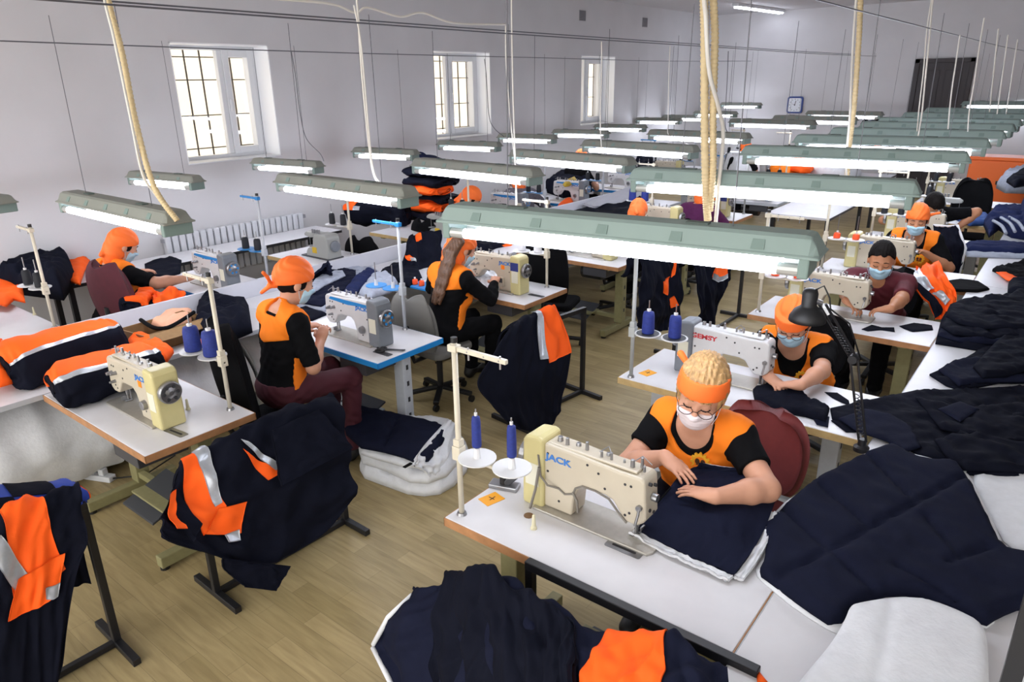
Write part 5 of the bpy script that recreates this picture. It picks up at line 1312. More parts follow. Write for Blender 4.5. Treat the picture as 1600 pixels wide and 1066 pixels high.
for a_, b_ in L((1212, 908), (1290, 870), (1290, 870), (1505, 750), (1225, 803), (1365, 930), (1280, 762), (1350, 825), (1357, 716), (1418, 782), (1445, 812), (1500, 880), (1400, 890), (1500, 945), (1545, 860), (1480, 885)):
    MB().tube([(p_.x, p_.y, Z + .026) for p_ in (a_, a_.lerp(b_, .5), b_)], .0035, 5).build('quilting_seam', NAVYD, qp, smooth=True)
tag(qp, 'navy quilted jacket back with stitched squares on the right worktable', 'cut piece')
wb = flat('batting', [at(a, b, z=.76) for a, b in ((1384, 690), (1412, 702), (1450, 717), (1493, 718), (1516, 741), (1549, 808), (1571, 855), (1560, 968), (1536, 983), (1470, 945), (1320, 985), (1308, 990), (1250, 955), (1200, 915), (1178, 894), (1190, 870), (1192, 846), (1183, 828), (1240, 770))], Z - .0005, .014, BATT, qp, wrinkle=.002, seed=2, edge=.01)
F_('batting_piece', 'white batting piece covering the bottom right corner of the worktable', 'batting', ((1320, 972), (1328, 950), (1342, 945), (1396, 936), (1447, 938), (1500, 958), (1535, 978), (1543, 1010), (1545, 1120), (1200, 1130), (1262, 1052), (1298, 1010)), .806, .02, BATT, wrinkle=.004, ws=7, seed=12, rnd=2, edge=.03,
   lines=[(at(1395, 940, z=.81), at(1380, 1010, z=.81)), (at(1380, 1010, z=.81), at(1365, 1080, z=.81))])
F_('batting_piece', 'pale batting piece at the right edge beside the quilted back', 'batting', ((1514, 746), (1545, 740), (1600, 742), (1690, 748), (1700, 885), (1620, 868), (1575, 860), (1548, 812)), Z, .012, BATT, wrinkle=.004, seed=8, rnd=1)
F_('fabric_scrap', 'small orange scrap on the worktable at the bottom edge', 'scrap', ((1182, 1046), (1200, 1068), (1183, 1070)), Z, .006, ORANGE, rnd=0, step=.01)
cg = 'dark cut pieces on the right worktable'
def pieces(specs):
    for i, (lb, px, z, th, m) in enumerate(specs):
        o = flat('cut_piece', [at(a, b, z=z) for a, b in px], z, th, m, wrinkle=.009 if th > .012 else .003, ws=13, seed=200 + i, rnd=0, edge=.012, step=.02); tag(o, lb, 'cut piece', cg)
pieces((('widest dark navy cut piece at the bottom of the spread behind the quilted back', ((1297, 640), (1352, 628), (1430, 612), (1505, 610), (1690, 600), (1700, 745), (1605, 750), (1512, 743), (1482, 722), (1440, 716), (1398, 690), (1345, 672), (1300, 656)), Z, .014, NAVYD),
  ('navy cut piece with pointed corner at the left of the spread', ((1310, 655), (1352, 640), (1392, 648), (1425, 668), (1440, 700), (1412, 708), (1385, 690), (1340, 676)), Z + .016, .01, NAVY),
  ('long navy cut piece across the middle of the spread', ((1430, 622), (1500, 640), (1580, 632), (1700, 640), (1700, 690), (1560, 692), (1470, 672)), Z + .017, .014, NAVYD),
  ('folded dark cut piece along the front of the spread', ((1460, 690), (1520, 682), (1600, 700), (1700, 700), (1700, 742), (1590, 740), (1505, 736), (1475, 712)), Z + .018, .03, NAVYD),
  ('small navy cut piece with a chalk mark on the spread', ((1465, 640), (1500, 628), (1530, 640), (1500, 660)), Z + .034, .008, NAVY),
  ('lowest of the fanned dark pieces in the middle of the right worktable', ((1452, 587), (1500, 566), (1545, 540), (1600, 515), (1690, 520), (1700, 600), (1560, 600), (1502, 612), (1478, 604)), Z, .02, NAVYD),
  ('second of the fanned dark pieces in the middle of the right worktable', ((1466, 580), (1492, 565), (1530, 562), (1570, 555), (1640, 565), (1640, 598), (1540, 598), (1498, 604)), Z + .022, .02, NAVY),
  ('topmost fanned dark piece folded back toward the stack', ((1520, 575), (1548, 545), (1578, 515), (1600, 500), (1640, 520), (1630, 575), (1570, 590), (1535, 592)), Z + .045, .03, NAVYD),
  ('lowest piece of the dark fabric stack on the right worktable', ((1461, 538), (1470, 502), (1482, 482), (1515, 470), (1580, 462), (1660, 468), (1660, 548), (1590, 552), (1540, 551), (1500, 544)), Z, .024, NAVYD),
  ('second piece of the dark fabric stack on the right worktable', ((1464, 526), (1478, 492), (1500, 478), (1590, 464), (1660, 470), (1650, 540), (1560, 540), (1500, 536)), Z + .026, .024, NAVY),
  ('third piece of the dark fabric stack on the right worktable', ((1470, 512), (1482, 482), (1510, 472), (1580, 462), (1650, 470), (1640, 528), (1552, 530), (1490, 524)), Z + .052, .024, NAVYD),
  ('topmost piece of the dark fabric stack, with frayed back edge', ((1478, 496), (1484, 478), (1505, 470), (1522, 474), (1545, 462), (1572, 466), (1590, 455), (1650, 465), (1640, 515), (1540, 515), (1500, 508)), Z + .078, .024, NAVYD)))
for k, (a, b) in enumerate((((1474, 652), (1494, 646)), ((1490, 640), (1496, 655)))):
    pass
sg = 'navy strips on the sewing tables'
for nm, lb, px, z, th, m in (('fabric_strip', 'crumpled navy strips piled before the seamstress in the orange cap', ((1176, 612), (1200, 604), (1240, 612), (1272, 632), (1296, 642), (1290, 662), (1258, 652), (1215, 645), (1180, 632)), Z, .035, NAVYD),
                      ('fabric_strip', 'curved navy strip on the table under the desk lamp', ((1288, 613), (1308, 614), (1326, 626), (1328, 634), (1316, 630), (1300, 622)), Z, .004, NAVYD),
                      ('fabric_strip', 'pointed navy strip hanging toward the table edge', ((1262, 645), (1296, 652), (1294, 668), (1276, 664), (1270, 654)), Z + .002, .006, NAVY),
                      ('fabric_strip', 'leaf-shaped navy strip at the right table corner', ((1298, 658), (1330, 646), (1350, 656), (1346, 676), (1322, 676)), Z, .006, NAVYD),
                      ('fabric_strip', 'bow-shaped dark strip on the table of the man in burgundy', ((1346, 515), (1362, 508), (1378, 512), (1397, 512), (1398, 519), (1376, 516), (1356, 518)), Z, .006, NAVYD),
                      ('fabric_strip', 'oval dark piece on the table of the man in burgundy', ((1405, 510), (1428, 505), (1456, 509), (1458, 516), (1426, 519), (1412, 514)), Z, .008, NAVYD),
                      ('dark_cloth', 'dark cloth with pointed end on the table right of the orange jacket', ((1478, 441), (1500, 438), (1530, 442), (1546, 453), (1528, 457), (1490, 456), (1482, 449)), Z, .02, BLACK)):
    o = heap(nm, lb, px, z, th, m, 3, .02, .006 if th > .02 else .001, 'fabric strip', sg, .014, 22)
# garment being sewn by the blond seamstress
o = empty('padded_garment', (0, 0, 0), 0, 'navy padded piece with white batting edge being sewn in front', 'garment')
Ra = [at(992, 830, z=.765), at(1055, 862, z=.768), at(1105, 884, z=.768), at(1147, 902, z=.768)]
Rb = [at(1012, 806, z=.79), at(1072, 826, z=.80), at(1126, 846, z=.80), at(1172, 868, z=.785)]
Rc = [at(1032, 783, z=.82), at(1086, 796, z=.825), at(1140, 812, z=.825), at(1192, 832, z=.79)]
Rd = [at(1050, 760, z=.86), at(1098, 766, z=.84), at(1156, 782, z=.84), at(1204, 800, z=.8)]
Re = [at(1078, 738, y=2.56), at(1120, 744, y=2.57), at(1166, 750, y=2.57), at(1212, 772, y=2.62)]
Rf = [at(1094, 726, y=2.6), at(1130, 732, y=2.6), at(1166, 736, y=2.6), at(1206, 742, y=2.64)]
s = Sheet([Ra, Rb, Rc, Rd, Re, Rf], .003, (7, 7), 4, thick=.014); s.mesh('navy_cover', NAVY, o, 70, 60)
dn = lambda P, dx, dy, dz: [p + Vector((dx, dy, dz)) for p in P]
Sheet([dn(Ra, -.012, -.03, -.004), dn(Ra, -.004, -.005, -.006), dn(Rb, 0, 0, -.02)], .003, (14, 14), 6, thick=.012).mesh('batting_edge', BATT, o, 14, 60)
ed = [Ra[3], Rb[3], Rc[3], Rd[3]]; Sheet([[p + Vector((.03, .012, -.012)) for p in ed], [p + Vector((-.01, 0, -.012)) for p in ed]], .004, (9, 9), 7, thick=.016).mesh('batting_edge', BATT, o, 10, 40)
MB().tube([p + Vector((0, .0, .004)) for p in Rf[:3]], .005, 6).build('batting_edge', BATT, o, smooth=True)
MB().tube([p + Vector((.001, -.004, .006)) for p in (Rb[1].lerp(Rb[2], .1), Rc[1], Rd[1], Re[1])], .0025, 5).build('quilting_seam', NAVYD, o, smooth=True)
wp = MB(); wp.tube([at(1022, 792, z=.82), at(1034, 778, z=.845), at(1048, 762, z=.87)], .004, 6); wp.build('zip_tape', BLACK, o)
# the orange jacket piece beside the man in burgundy
a = [at(1432, 418, y=6.35), at(1450, 412, y=6.4), at(1468, 408, y=6.45)]; b = [at(1426, 442, y=6.0), at(1458, 436, y=6.05), at(1478, 432, y=6.1)]; c = [at(1450, 475, y=5.9), at(1474, 468, y=5.95), at(1495, 462, y=6.0)]; d = [at(1462, 500, y=5.85), at(1480, 496, y=5.85), at(1490, 490, y=5.9)]
g, s = garment('jacket', 'orange and navy jacket front with white stripes beside the man in burgundy', [a, b, c, d], ORANGE, 61, .012, n=(40, 40))
panel(s, 'reflective_stripe', REFL, g, [(1427, 424), (1437, 421), (1459, 452), (1448, 458)], .02, 10)
panel(s, 'reflective_stripe', REFL, g, [(1455, 460), (1466, 455), (1484, 470), (1476, 480)], .02, 10)
panel(s, 'navy_panel', NAVYD, g, [(1426, 436), (1438, 447), (1474, 486), (1462, 500)], .022, 12)
# large navy padded coat hanging behind that place
a = [at(1458, 352, y=8.1), at(1480, 354, y=8.1), at(1496, 352, y=8.1)]; b = [at(1462, 385, y=8.0), at(1488, 385, y=7.95), at(1509, 388, y=8.0)]; c = [at(1466, 430, y=7.9), at(1486, 436, y=7.85), at(1498, 434, y=7.9)]
g, s = garment('jacket', 'navy padded coat with white edge hanging beside the orange-vested seamstress', [a, b, c], NAVYD, 64, .008, n=(40, 40))
MB().tube([a[0], a[1], a[2], b[2], c[2]], .012, 6).build('batting_edge', BATT, g, smooth=True)
# farther along the worktable
fg = 'folded pieces on the farther worktable'
heap('folded_pieces', 'navy strip with grey lining lying across the far worktable', ((1508, 384), (1560, 382), (1620, 388), (1640, 396), (1580, 398), (1510, 394)), Z, .05, NAVYM, 31, .04, .01, 'folded pieces', fg, .03)
heap('folded_pieces', 'grey lining edge below the navy strip across the far worktable', ((1508, 394), (1580, 398), (1640, 398), (1640, 406), (1570, 404), (1510, 402)), Z, .02, GREYC, 32, .03, .008, 'folded pieces', fg, .03)
heap('folded_pieces', 'striped navy and grey bundle drooping over the edge of the far worktable', ((1536, 352), (1548, 338), (1580, 336), (1620, 345), (1620, 378), (1580, 372), (1560, 360), (1545, 372)), Z, .14, NAVYM, 33, .1, .03, 'folded pieces', fg, .035, 14)
for k, (a, b, c, d) in enumerate(((1552, 345, 1572, 365), (1564, 340, 1586, 362), (1576, 339, 1600, 360))):
    wire('grey_edge', ['left', 'middle', 'right'][k] + ' grey lining edge on the striped bundle', 'edging', [at(a, b, z=.9), at((a + c) / 2 + 3, (b + d) / 2 - 2, z=.915), at(c, d, z=.88)], .016, GREYC, 8, 'grey lining edges on the striped bundle')
heap('folded_pieces', 'grey and navy jacket parts heaped at the far right edge', ((1556, 294), (1572, 280), (1590, 276), (1620, 268), (1640, 285), (1640, 302), (1600, 303), (1570, 302)), Z, .2, GREYC, 35, .2, .04, 'folded pieces', fg, .05, 8)
heap('folded_pieces', 'dark navy roll end on the grey jacket parts', ((1572, 285), (1600, 268), (1630, 272), (1610, 290), (1585, 294)), 1.0, .1, NAVYD, 36, .1, .02, 'folded pieces', fg, .05, 8)
heap('garment_part', 'blue cloth on the pale table beyond the orange kerchief', ((1495, 345), (1515, 338), (1545, 340), (1548, 352), (1515, 354)), Z, .06, mat('blue_cloth', '27467f', .8), 37, .06, .015, 'cloth', fg, .04)
heap('garment_part', 'black and orange vest part with pale edge on the right worktable', ((1550, 424), (1575, 420), (1600, 410), (1640, 420), (1640, 440), (1600, 446), (1575, 436)), Z, .05, BLACK, 38, .05, .015, 'cloth', fg, .025)
heap('garment_part', 'orange lining peeking from the black vest part', ((1556, 426), (1580, 428), (1606, 440), (1600, 448), (1572, 438)), .775, .015, ORANGE, 39, .02, .003, 'cloth', fg, .02)
heap('garment_part', 'dark navy pieces below the black vest part', ((1575, 445), (1600, 440), (1640, 445), (1640, 470), (1590, 466), (1574, 458)), Z, .06, NAVYD, 40, .05, .012, 'cloth', fg, .025)
heap('garment_part', 'navy padded front standing at the right picture edge', ((1588, 330), (1620, 326), (1640, 380), (1592, 378)), Z, .3, NAVYM, 41, .1, .01, 'cloth', fg, .04)
# orange bin and rolls at the far end
ob = empty('storage_bin', at(1565, 290, z=0) + Vector((0, 0, 0)), 0, 'big orange storage chest beyond the far worktable', 'chest')
ob.location = (-1.05, 15.4, 0)
MB().box(-.55, .9, -.3, .3, .0, 1.0).build('chest_body', mat('orange_chest', 'e8691c', .5), ob, bevel=.02); MB().box(-.57, .92, -.32, .32, 1.0, 1.06).build('lid', mat('orange_chest', 'e8691c', .5), ob, bevel=.01)
hb = MB(); hb.box(-.1, .3, -.34, -.3, .6, .66); hb.build('handle', BLKP, ob)
roll('fabric_roll', 'dark blue fabric roll on the orange chest', (-.55, 15.4, 1.17), (.3, 15.4, 1.17), .11, .1, mat('blue_roll', '22307a', .7), 'fabric roll', 3, .004)
# ---------------------------------------------------------------- small things on the tables
for (p, lb) in (((768, 780), 'amber card with a black mark on the foreground table'), ((1012, 583), 'amber card on the table under the desk lamp')):
    c = at(*p, z=.7505); o = empty('number_card', c, -.25, lb, 'card', 'amber cards on the tables'); MB().box(-.035, .035, -.045, .045, 0, .0015).build('card', YCARD, o)
    t = MB(); t.bar((-.018, .0, .0018), (.012, .006, .0018), .004, .0006); t.bar((.004, -.012, .0018), (-.004, .022, .0018), .004, .0006); t.build('mark', INK, o)
for (p, lb) in (((834, 826), 'ivory spool pin standing on the foreground table'), ((294, 640), 'ivory spool pin standing on the left table'), ((54, 492), 'ivory spool pin at the left picture edge table')):
    c = at(*p, z=.75); o = empty('spool_pin', c, 0, lb, 'pin', 'spool pins on the tables'); MB().lathe([(.014, 0), (.012, .008), (.009, .012), (.006, .06), (.003, .063)], n=12).build('pin', mat('ivory_plastic', 'd9d2b0', .4), o)
c = at(826, 806, z=.7505); o = empty('cable_grommet', c, 0, 'brown round cable hole in the foreground table', 'grommet'); MB().lathe([(.02, 0), (.02, .002), (.0, .0025)], n=18).build('ring', mat('brown_plastic', '7a5a3c', .5), o)
for p, lb, rz, m in (((975, 858), 'steel slide plate in the foreground table beside the machine bed', 0, STEEL), ((275, 676), 'grey slotted tray plate on the left table behind the handwheel', .1, STEEL), ((598, 552), 'dark tray plate on the blue-edged table corner', 0, DGREY), ((838, 462), 'dark tray plate on the long-haired seamstress table', 0, DGREY)):
    c = at(*p, z=.7505); o = empty('tray_plate', c, rz, lb, 'plate', 'plates set in the tables'); MB().prism(rrect(.075, .024, .01), 0, .0015, 'xy').build('plate', m, o); MB().prism(rrect(.05, .006, .005), .0015, .0022, 'xy').build('slot', INK, o)
c = at(790, 762, z=.75); o = empty('bobbin_winder', c, .3, 'black bobbin winder behind the foreground machine', 'bobbin winder')
MB().box(-.07, .06, -.03, .03, 0, .02).build('base', STEEL, o, bevel=.004); m = MB(); m.bar((.0, 0, .02), (.05, .01, .07), .025, .03); m.build('arm', DGREY, o, bevel=.004); MB().cyl((-.01, 0, .02), (-.01, 0, .13), .016, .014).build('spindle', BLKP, o)
sc = empty('scissors', at(607, 548, z=.752), .55, 'black-handled scissors on the blue-edged table', 'scissors')
m = MB(); m.bar((-.02, 0, .004), (.11, .012, .004), .014, .004); m.bar((-.02, .008, .008), (.11, -.004, .008), .014, .004); m.build('blades', mat('dark_steel', '4a4b50', .4, metal=.6), sc)
m = MB()
for s in (-1, 1): m.tube([(-.05 + .032 * math.cos(t), s * .022 + .018 * math.sin(t), .008) for t in np.linspace(0, 2 * PI, 17)], .005, 6)
m.bm.verts.index_update(); build_each(m, 'handle', BLKP, sc)
# desk lamp
dl = empty('desk_lamp', at(1345, 704, z=.75), 0, 'black articulated desk lamp clamped at the corner of the second table', 'desk lamp'); b = Vector(dl.location)
p1 = at(1334, 560, y=b.y - .02) - b; p0 = Vector((0, 0, .05)); p2 = at(1284, 474, y=b.y - .1) - b
MB().lathe([(.035, 0), (.035, .02), (.02, .03), (.018, .06)], n=18).build('clamp_base', BLKM, dl)
for nm, A, B in (('lower_arm', p0, p1), ('upper_arm', p1, p2)):
    m = MB()
    for s in (-.016, .016):
        m.cyl(A + Vector((s, 0, 0)), B + Vector((s, 0, 0)), .006, n=8)
    m.bm.verts.index_update(); build_each(m, nm, BLKM, dl)
    q = [A.lerp(B, .08 + .5 * k / 60) + Vector((.011 * math.cos(k * 1.1), .011 * math.sin(k * 1.1) - .012, 0)) for k in range(61)]
    MB().tube(q, .0022, 5).build('spring', BLKM, dl)
MB().cyl(p1 + Vector((0, -.03, 0)), p1 + Vector((0, .03, 0)), .02, n=14).build('elbow_joint', BLKM, dl)
hp = at(1262, 492, y=b.y - .12) - b
m = MB(); m.lathe([(.078, -.03), (.08, -.028), (.078, -.008), (.062, .022), (.04, .038), (.033, .045), (.034, .10), (.028, .118), (.012, .124)], hp, n=28); m.build('lamp_shade', BLKP, dl, smooth=True)
MB().lathe([(.02, -.034), (.066, -.0335), (.066, -.031)], hp, n=24).build('reflector', mat('reflector_white', 'e2e2dd', .4), dl)
MB().cyl(p2, hp + Vector((.02, 0, .07)), .012, n=10).build('neck', STEEL, dl)
MB().tube([hp + Vector((.02, 0, .12)), hp + Vector((.05, .01, .14)), hp + Vector((.08, .01, .09)), p2 + Vector((.04, 0, -.02)), p2.lerp(p1, .4) + Vector((.06, 0, .02)), p1 + Vector((.03, 0, 0))], .004, 6).build('power_cord', BLKP, dl, smooth=True)
# black upright at the lower right
o = empty('metal_upright', (.10, 1.62, .75), 0, 'black metal upright standing at the bottom right corner', 'post'); MB().box(-.018, .018, -.018, .018, 0, .62).build('post', BLKM, o); MB().box(-.06, .06, -.06, .06, 0, .01).build('foot_plate', BLKM, o)
# ================================================================== middle worktable, window row and far clutter
jg = 'rolled orange and navy jackets on the middle worktable'
A1 = at(5, 575, z=.89); B1 = at(188, 525, z=.89); A2 = at(80, 606, z=.86); B2 = at(246, 562, z=.86)
roll('folded_jacket', 'rear rolled jacket with orange top and navy front at the left', A1, B1, .17, .135, NAVYD, 'jacket', 71, .010, jg, top=[('orange_side', (.07, .6, .2, .6), ORANGE, (.03, .88)), ('reflective_stripe', (.045, .07, .165, .2), REFL, (.03, .88))])
roll('folded_jacket', 'front rolled jacket with orange top and reflective tape at the left', A2, B2, .18, .108, NAVYD, 'jacket', 75, .010, jg, top=[('orange_side', (.14, .55, .2, .55), ORANGE, (.03, .93)), ('reflective_stripe', (.09, .14, .15, .2), REFL, (.05, .93))])
heap('sleeve', 'crumpled orange sleeve spilling from the front rolled jacket', [(200, 540), (225, 530), (252, 540), (272, 552), (262, 566), (235, 570), (212, 560)], .80, .07, ORANGE, 76, .06, .014, 'sleeve', None, .02, 16)
heap('sleeve', 'crumpled orange collar at the left end of the rear rolled jacket', [(-20, 560), (10, 545), (25, 570), (20, 600), (0, 606), (-25, 600)], .80, .1, ORANGE, 77, .06, .016, 'sleeve', None, .02, 16)
# cardboard box
bx = empty('cardboard_box', at(262, 532, z=.75), .1, 'brown cardboard box of cut pieces on the middle worktable', 'box')
m = MB(); w, d, h = .15, .24, .13
m.box(-w, w, -d, -d + .008, 0, h); m.box(-w, w, d - .008, d, 0, h); m.box(-w, -w + .008, -d, d, 0, h); m.box(w - .008, w, -d, d, 0, h); m.box(-w, w, -d, d, 0, .008); m.build('box_body', BROWN, bx)
Sheet([[(w, -d, h), (w + .01, 0, h), (w, d, h)], [(w + .09, -d - .02, h - .03), (w + .1, 0, h - .04), (w + .09, d, h - .03)]], .003, thick=.006).mesh('flap', BROWN, bx, 8, 8)
heap('cut_pieces', 'pale orange cut pieces filling the cardboard box', [(235, 510), (262, 492), (300, 488), (300, 505), (262, 518)], .83, .05, mat('pale_orange_cloth', 'e2a98a', .8), 81, .06, .012, 'cut pieces', None, .02)
wire('black_trim', 'black cloth edge hanging over the cardboard box rim', 'trim', [at(220, 500, z=.88), at(240, 512, z=.885), at(262, 512, z=.89), at(285, 500, z=.89), at(303, 488, z=.89)], .014, BLACK, 8)
ng = 'navy cloth on the middle worktable'
heap('navy_cloth', 'navy cloth mound behind the black chair on the middle worktable', [(305, 520), (312, 485), (330, 476), (360, 482), (390, 488), (395, 520), (360, 535), (320, 538)], Z, .13, NAVYD, 82, .12, .025, 'cloth', ng)
heap('navy_cloth', 'flat navy piece on the middle worktable beside the needle', [(455, 490), (478, 480), (512, 492), (488, 502), (462, 500)], Z, .02, NAVYD, 83, .03, .006, 'cloth', ng, .02)
# grey-edged navy pile
pg = 'grey-lined navy pieces on the middle worktable'
for k, (px, z, h, m, lb) in enumerate(((((462, 478), (478, 440), (500, 424), (540, 418), (585, 422), (612, 444), (596, 462), (556, 478), (505, 488)), Z, .03, GREYC, 'grey lining layer at the bottom of the lined navy pile'),
        (((470, 474), (482, 440), (520, 424), (556, 424), (556, 442), (530, 466), (502, 480)), .785, .025, NAVY, 'navy piece over the grey lining layer'),
        (((478, 452), (500, 432), (535, 424), (540, 432), (510, 446), (485, 462)), .815, .02, GREYC, 'grey strip running across the lined navy pile'),
        (((535, 462), (552, 440), (575, 424), (590, 428), (572, 446), (552, 468)), .80, .045, NAVYM, 'narrow navy piece on the right of the lined pile'),
        (((560, 464), (582, 436), (606, 432), (622, 446), (608, 460), (580, 470)), .785, .06, GREYC, 'crumpled grey lining at the right end of the pile'))):
    heap('lined_piece', lb, px, z, h, m, 84 + k, .04, .012, 'cut piece', pg, .018, 18)
s = Sheet([[at(478, 438, z=.8), at(500, 432, z=.82), at(520, 430, z=.83)], [at(496, 424, z=.9), at(508, 415, z=.93), at(519, 425, z=.9)], [at(508, 415, z=.95), at(513, 408, z=.97), at(517, 418, z=.93)]], .006, thick=.012)
tag(s.mesh('lined_piece', NAVY, None, 24, 24), 'navy corner standing up from the lined pile', 'cut piece', pg)
# around the long-haired seamstress
A = [at(640, 368, x=-4.95), at(662, 362, x=-4.95), at(690, 360, x=-4.95)]; Bm = [at(634, 395, x=-4.85), at(660, 398, x=-4.8), at(692, 395, x=-4.8)]; Cc = [at(628, 420, x=-4.8), at(655, 428, x=-4.72), at(690, 430, x=-4.7)]; D = [at(640, 440, x=-4.75), at(665, 446, x=-4.68), at(690, 450, x=-4.66)]
g, s = garment('jacket', 'navy jacket with orange tab hung over the divider behind the long-haired seamstress', [A, Bm, Cc, D], NAVYD, 91, .014, n=(40, 40))
panel(s, 'orange_tab', ORANGE, g, [(648, 366), (656, 364), (658, 376), (650, 378)], .006, 6); panel(s, 'orange_cuff', ORANGE, g, [(630, 398), (640, 398), (650, 408), (638, 408)], .006, 6); panel(s, 'white_cuff', REFL, g, [(640, 402), (648, 404), (650, 410), (642, 409)], .01, 6)
heap('navy_cloth', 'navy pieces under the orange spools beside the long-haired seamstress', [(595, 428), (615, 416), (650, 415), (660, 438), (640, 450), (605, 440)], Z, .05, NAVYD, 92, .06, .012, 'cloth', ng, .02)
bg = 'navy bundles on the middle worktable behind the nearest lamp'
for k, (p, q, lb) in enumerate((((725, 395), (785, 392), 'left round navy bundle behind the nearest lamp'), ((800, 385), (842, 380), 'middle round navy bundle behind the nearest lamp'), ((868, 372), (905, 368), 'right small navy bundle behind the nearest lamp'))):
    roll('navy_bundle', lb, at(*p, x=-4.85 + 0), at(*q, x=-4.85), .17, .12, NAVYD, 'bundle', 93 + k, .02, bg, top=[('orange_edge', (.05, .12), ORANGE, (.6, .9))])
heap('orange_scrap', 'orange scrap beside the ivory machine with control panel', [(752, 402), (768, 396), (770, 404), (756, 410)], Z, .02, ORANGE, 97, .02, .004, 'scrap', None, .02)
st = empty('spool_tray', at(640, 447, z=.75) + Vector((.1, .05, 0)), 0, 'blue tray with orange spools beside the long-haired seamstress', 'tray'); MB().prism(rrect(.16, .09, .03), 0, .015, 'xy').build('tray', BLUE, st)
for k in range(2): cone(tuple(Vector(st.location) + Vector((-.06 + .08 * k, -.02, .015))), ORTH, .025, .05, ['left', 'right'][k] + ' orange spool on the blue tray')
# white cloth under the needle of the panel machine
s = Sheet([[(-3.98, 4.42, .765), (-3.8, 4.4, .765), (-3.66, 4.42, .765)], [(-3.98, 4.5, .80), (-3.8, 4.52, .81), (-3.66, 4.5, .78)], [(-3.96, 4.64, .84), (-3.82, 4.66, .83), (-3.7, 4.62, .78)]], .012, (9, 9), 5, thick=.012); tag(s.mesh('white_cloth', BATT, None, 30, 30), 'white batting piece under the needle at the long-haired seamstress', 'cloth')
# quilt hanging over the divider further back
A = [at(880, 330, z=.86), at(920, 325, z=.86), at(965, 318, z=.86), at(1000, 306, z=.86)]; Bm = [at(885, 345, z=.83), at(930, 345, z=.83), at(970, 338, z=.83), at(1010, 325, z=.83)]; Cc = [at(890, 372, z=.78), at(935, 372, z=.78), at(975, 362, z=.78), at(1015, 350, z=.78)]
g, s = garment('jacket', 'navy cloth spread over the middle worktable by the drooping kerchief', [A, Bm, Cc], NAVYD, 98, .012, n=(30, 40))
s = Sheet([[at(910, 318, x=-5.2), at(960, 300, x=-5.2), at(1000, 285, x=-5.2)], [at(925, 322, x=-5.05), at(965, 318, x=-5.05), at(1004, 305, x=-5.05)]], .006, thick=.02); tag(s.mesh('grey_cloth', mat('pale_grey_cloth', 'b3b3ba', .85), None, 24, 30), 'pale grey cloth draped along the divider behind the drooping kerchief', 'cloth')
# ---------------------------------------------------------------- window row
wg = 'heaps of garments in the window row'
heap('garment_heap', 'dark garment heap on the table at the left edge below the wall', [(-10, 425), (20, 405), (60, 398), (92, 415), (120, 440), (100, 470), (40, 462), (0, 455)], Z, .22, NAVYD, 101, .16, .03, 'garments', wg, .03)
heap('garment_heap', 'orange cloth heap left of the seamstress on the maroon chair', [(80, 422), (92, 410), (104, 414), (128, 405), (132, 425), (126, 446), (104, 440), (84, 448)], .80, .05, ORANGE, 102, .04, .014, 'garments', wg, .03)
heap('garment_heap', 'orange and navy jacket at the left picture edge', [(-30, 436), (4, 430), (22, 440), (36, 452), (40, 474), (22, 470), (10, 480), (-30, 470)], .80, .05, ORANGE, 103, .04, .014, 'garments', wg, .03)
heap('garment_heap', 'navy cloth spread on the wall-side table behind the maroon chair', [(226, 414), (268, 402), (284, 408), (282, 428), (262, 434), (240, 438), (228, 430)], Z, .02, NAVYD, 104, .02, .01, 'garments', wg, .03)
heap('garment_heap', 'purple and violet cloth by the wall beside the orange heap', [(122, 412), (136, 404), (142, 406), (156, 402), (158, 416), (140, 424), (130, 420)], Z, .05, mat('violet_cloth', '4a3a86', .8), 105, .06, .015, 'garments', wg, .03)
for k, (A_, B_, lb) in enumerate(((at(205, 480, z=.80), at(228, 462, z=.80), 'orange jacket part hanging behind the divider, left one'), (at(240, 470, z=.80), at(285, 462, z=.80), 'orange jacket part hanging behind the divider, right one'))):
    roll('jacket_part', lb, A_, B_, .1, .06, ORANGE if k else NAVYD, 'jacket', 106 + k, .016, None, top=[('orange_flap', (.0, .3), ORANGE, (.1, .8))])
roll('folded_jacket', 'navy jacket with orange sleeve lying on the pale table under the looping cable', at(548, 330, z=.9), at(640, 332, z=.9), .22, .15, NAVYD, 'jacket', 110, .02, None, top=[('orange_sleeve', (.04, .34), ORANGE, (.06, .3)), ('reflective_stripe', (.04, .1), REFL, (.3, .36))])
sg = 'stack of orange and navy jackets by the windows'
b0 = at(690, 330, z=.75); 
for k in range(6):
    c = at(688, 300, z=.82) if False else Vector((-6.55, 6.55, .82)) + Vector((.03 * (-1) ** k, .05 * (k % 3), k * .105))
    roll('folded_jacket', ['lowest', 'second', 'third', 'fourth', 'fifth', 'topmost'][k] + ' folded jacket of the stack by the windows', c - Vector((.3, 0, 0)), c + Vector((.34, 0, 0)), .24, .055, NAVYD if k % 2 == 0 or k == 5 else ORANGE, 'jacket', 120 + k, .012, sg, top=[('orange_fold', (.6, .9), ORANGE, (.1, .6))] if k in (2, 4) else None)
roll('folded_jacket', 'navy jacket propped above the lamp on the jacket stack', Vector((-6.75, 6.6, 1.52)), Vector((-6.15, 6.62, 1.42)), .14, .07, NAVYM, 'jacket', 130, .01)
heap('garment_heap', 'navy heap behind the yellow scrap in the window row', [(850, 300), (872, 286), (900, 284), (918, 288), (925, 300), (880, 310)], Z, .22, NAVYD, 131, .2, .03, 'garments', wg, .05)
heap('garment_heap', 'yellow scrap on the navy heap in the window row', [(878, 288), (898, 278), (902, 284), (884, 294)], 1.0, .04, mat('yellow_cloth', 'b99a1e', .8), 132, .05, .01, 'garments', wg, .03)
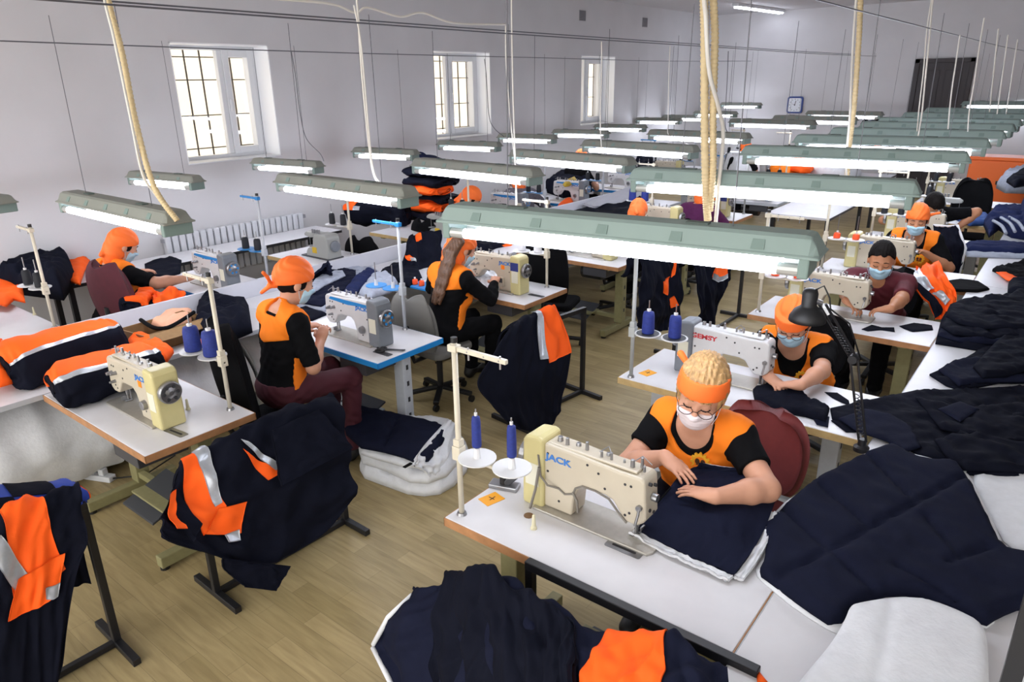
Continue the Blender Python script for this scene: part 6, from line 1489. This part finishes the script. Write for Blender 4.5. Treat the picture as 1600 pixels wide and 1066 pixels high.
heap('garment_heap', 'navy heap beside the blue-edged table near the third window', [(990, 262), (1000, 250), (1022, 252), (1030, 268), (1005, 274)], Z + .1, .2, NAVYD, 133, .2, .03, 'garments', wg, .05)
heap('garment_heap', 'orange scraps on the fifth window-row table', [(870, 322), (892, 312), (898, 322), (876, 330)], Z, .06, ORANGE, 134, .05, .01, 'garments', wg, .03)
# two plain work tables standing in the far middle
TG2 = bench('far_table', 'pale grey work table with dark underside in the far middle', -3.15, -2.35, 9.35, 11.3, DGREY, (9.5, 11.15)); TG3 = bench('far_table', 'farther grey work table carrying flowered cloth', -4.05, -2.6, 12.95, 14.4, DGREY, (13.1, 14.25))
# far middle: batting heap, flowered cloth, dark partition furniture
heap('batting_heap', 'white batting heap with a dark seam in the far middle', [(1130, 272), (1150, 250), (1165, 246), (1185, 268), (1186, 276), (1150, 280)], Z, .35, BATT, 140, .25, .03, 'batting', None, .05)
heap('flowered_cloth', 'black and white flowered cloth on the far table', [(1265, 276), (1285, 262), (1325, 262), (1345, 275), (1320, 285)], Z, .22, None or mat('flowered', 'd0d0d2', .8), 141, .2, .02, 'cloth', None, .05)
heap('garment_heap', 'orange and green cloth heap in the far middle', [(1198, 272), (1220, 262), (1250, 258), (1262, 270), (1230, 280)], Z, .16, ORANGEV, 142, .2, .03, 'garments', wg, .05)
heap('garment_heap', 'bright orange strip heap beside the flowered cloth', [(1218, 262), (1250, 254), (1275, 262), (1262, 274)], Z + .12, .1, ORANGE, 143, .15, .03, 'garments', wg, .05)

# garment rack at the far wall and a power strip
rk = empty('garment_rack', (-3.3, 16.6, 0), 0, 'garment rack with dark and pale clothes beside the dark door', 'garment rack')
m = MB()
for sx in (-.45, .45): m.cyl((sx, 0, 0), (sx, 0, 1.62), .014, n=8); m.bar((sx, -.2, .02), (sx, .2, .02), .03)
m.cyl((-.47, 0, 1.6), (.47, 0, 1.6), .014, n=8); m.build('rack_frame', BLKM, rk)
for k in range(8):
    x = -.42 + k * .115; o = Sheet([[(x - .03, -.18, 1.5), (x, 0, 1.58), (x + .03, .18, 1.5)], [(x - .04, -.22, 1.2), (x + .03, 0, 1.2), (x + .02, .22, 1.2)], [(x - .03, -.2, .8), (x + .02, 0, .78), (x + .03, .2, .8)]], .01, (5, 5), 150 + k, thick=.03).mesh('hanging_coat', (NAVYD, GREYC, BLACK, ORANGE, BLACK, NAVYD, WPLAST, BLACK)[k], None, 14, 14)
    o.location = rk.location; tag(o, ['first', 'second', 'third', 'fourth, orange', 'fifth', 'sixth', 'seventh, pale', 'eighth'][k] + ' coat from the left on the far garment rack', 'coat', 'coats on the far garment rack')
ps = empty('power_strip', at(150, 748, z=0), .4, 'white power strip with plugs on the floor by the middle worktable', 'power strip')
MB().box(-.14, .14, -.03, .03, 0, .04).build('strip_body', PVC, ps, bevel=.006); m = MB()
for k in range(3): m.box(-.1 + k * .075, -.06 + k * .075, -.022, .022, .04, .085)
m.bm.verts.index_update(); build_each(m, 'plug', PVC, ps, bevel=.006)
MB().tube([(.14, 0, .02), (.3, .1, .012), (.38, .3, .06), (.2, .5, .1), (.0, .45, .02)], .005, 6).build('power_lead', BLKP, ps, smooth=True)
# ================================================================== light
w = bpy.data.worlds.new('world'); SC.world = w; w.use_nodes = True
bg = w.node_tree.nodes['Background']; bg.inputs[0].default_value = (1.0, .985, .965, 1); bg.inputs[1].default_value = 1.3
SC.view_settings.view_transform = 'Standard'; SC.view_settings.look = 'None'; SC.view_settings.exposure = 1.5; SC.view_settings.gamma = 1; SC.view_settings.use_curve_mapping = False
SC.cycles.use_denoising = True
SC.cycles.max_bounces = 6
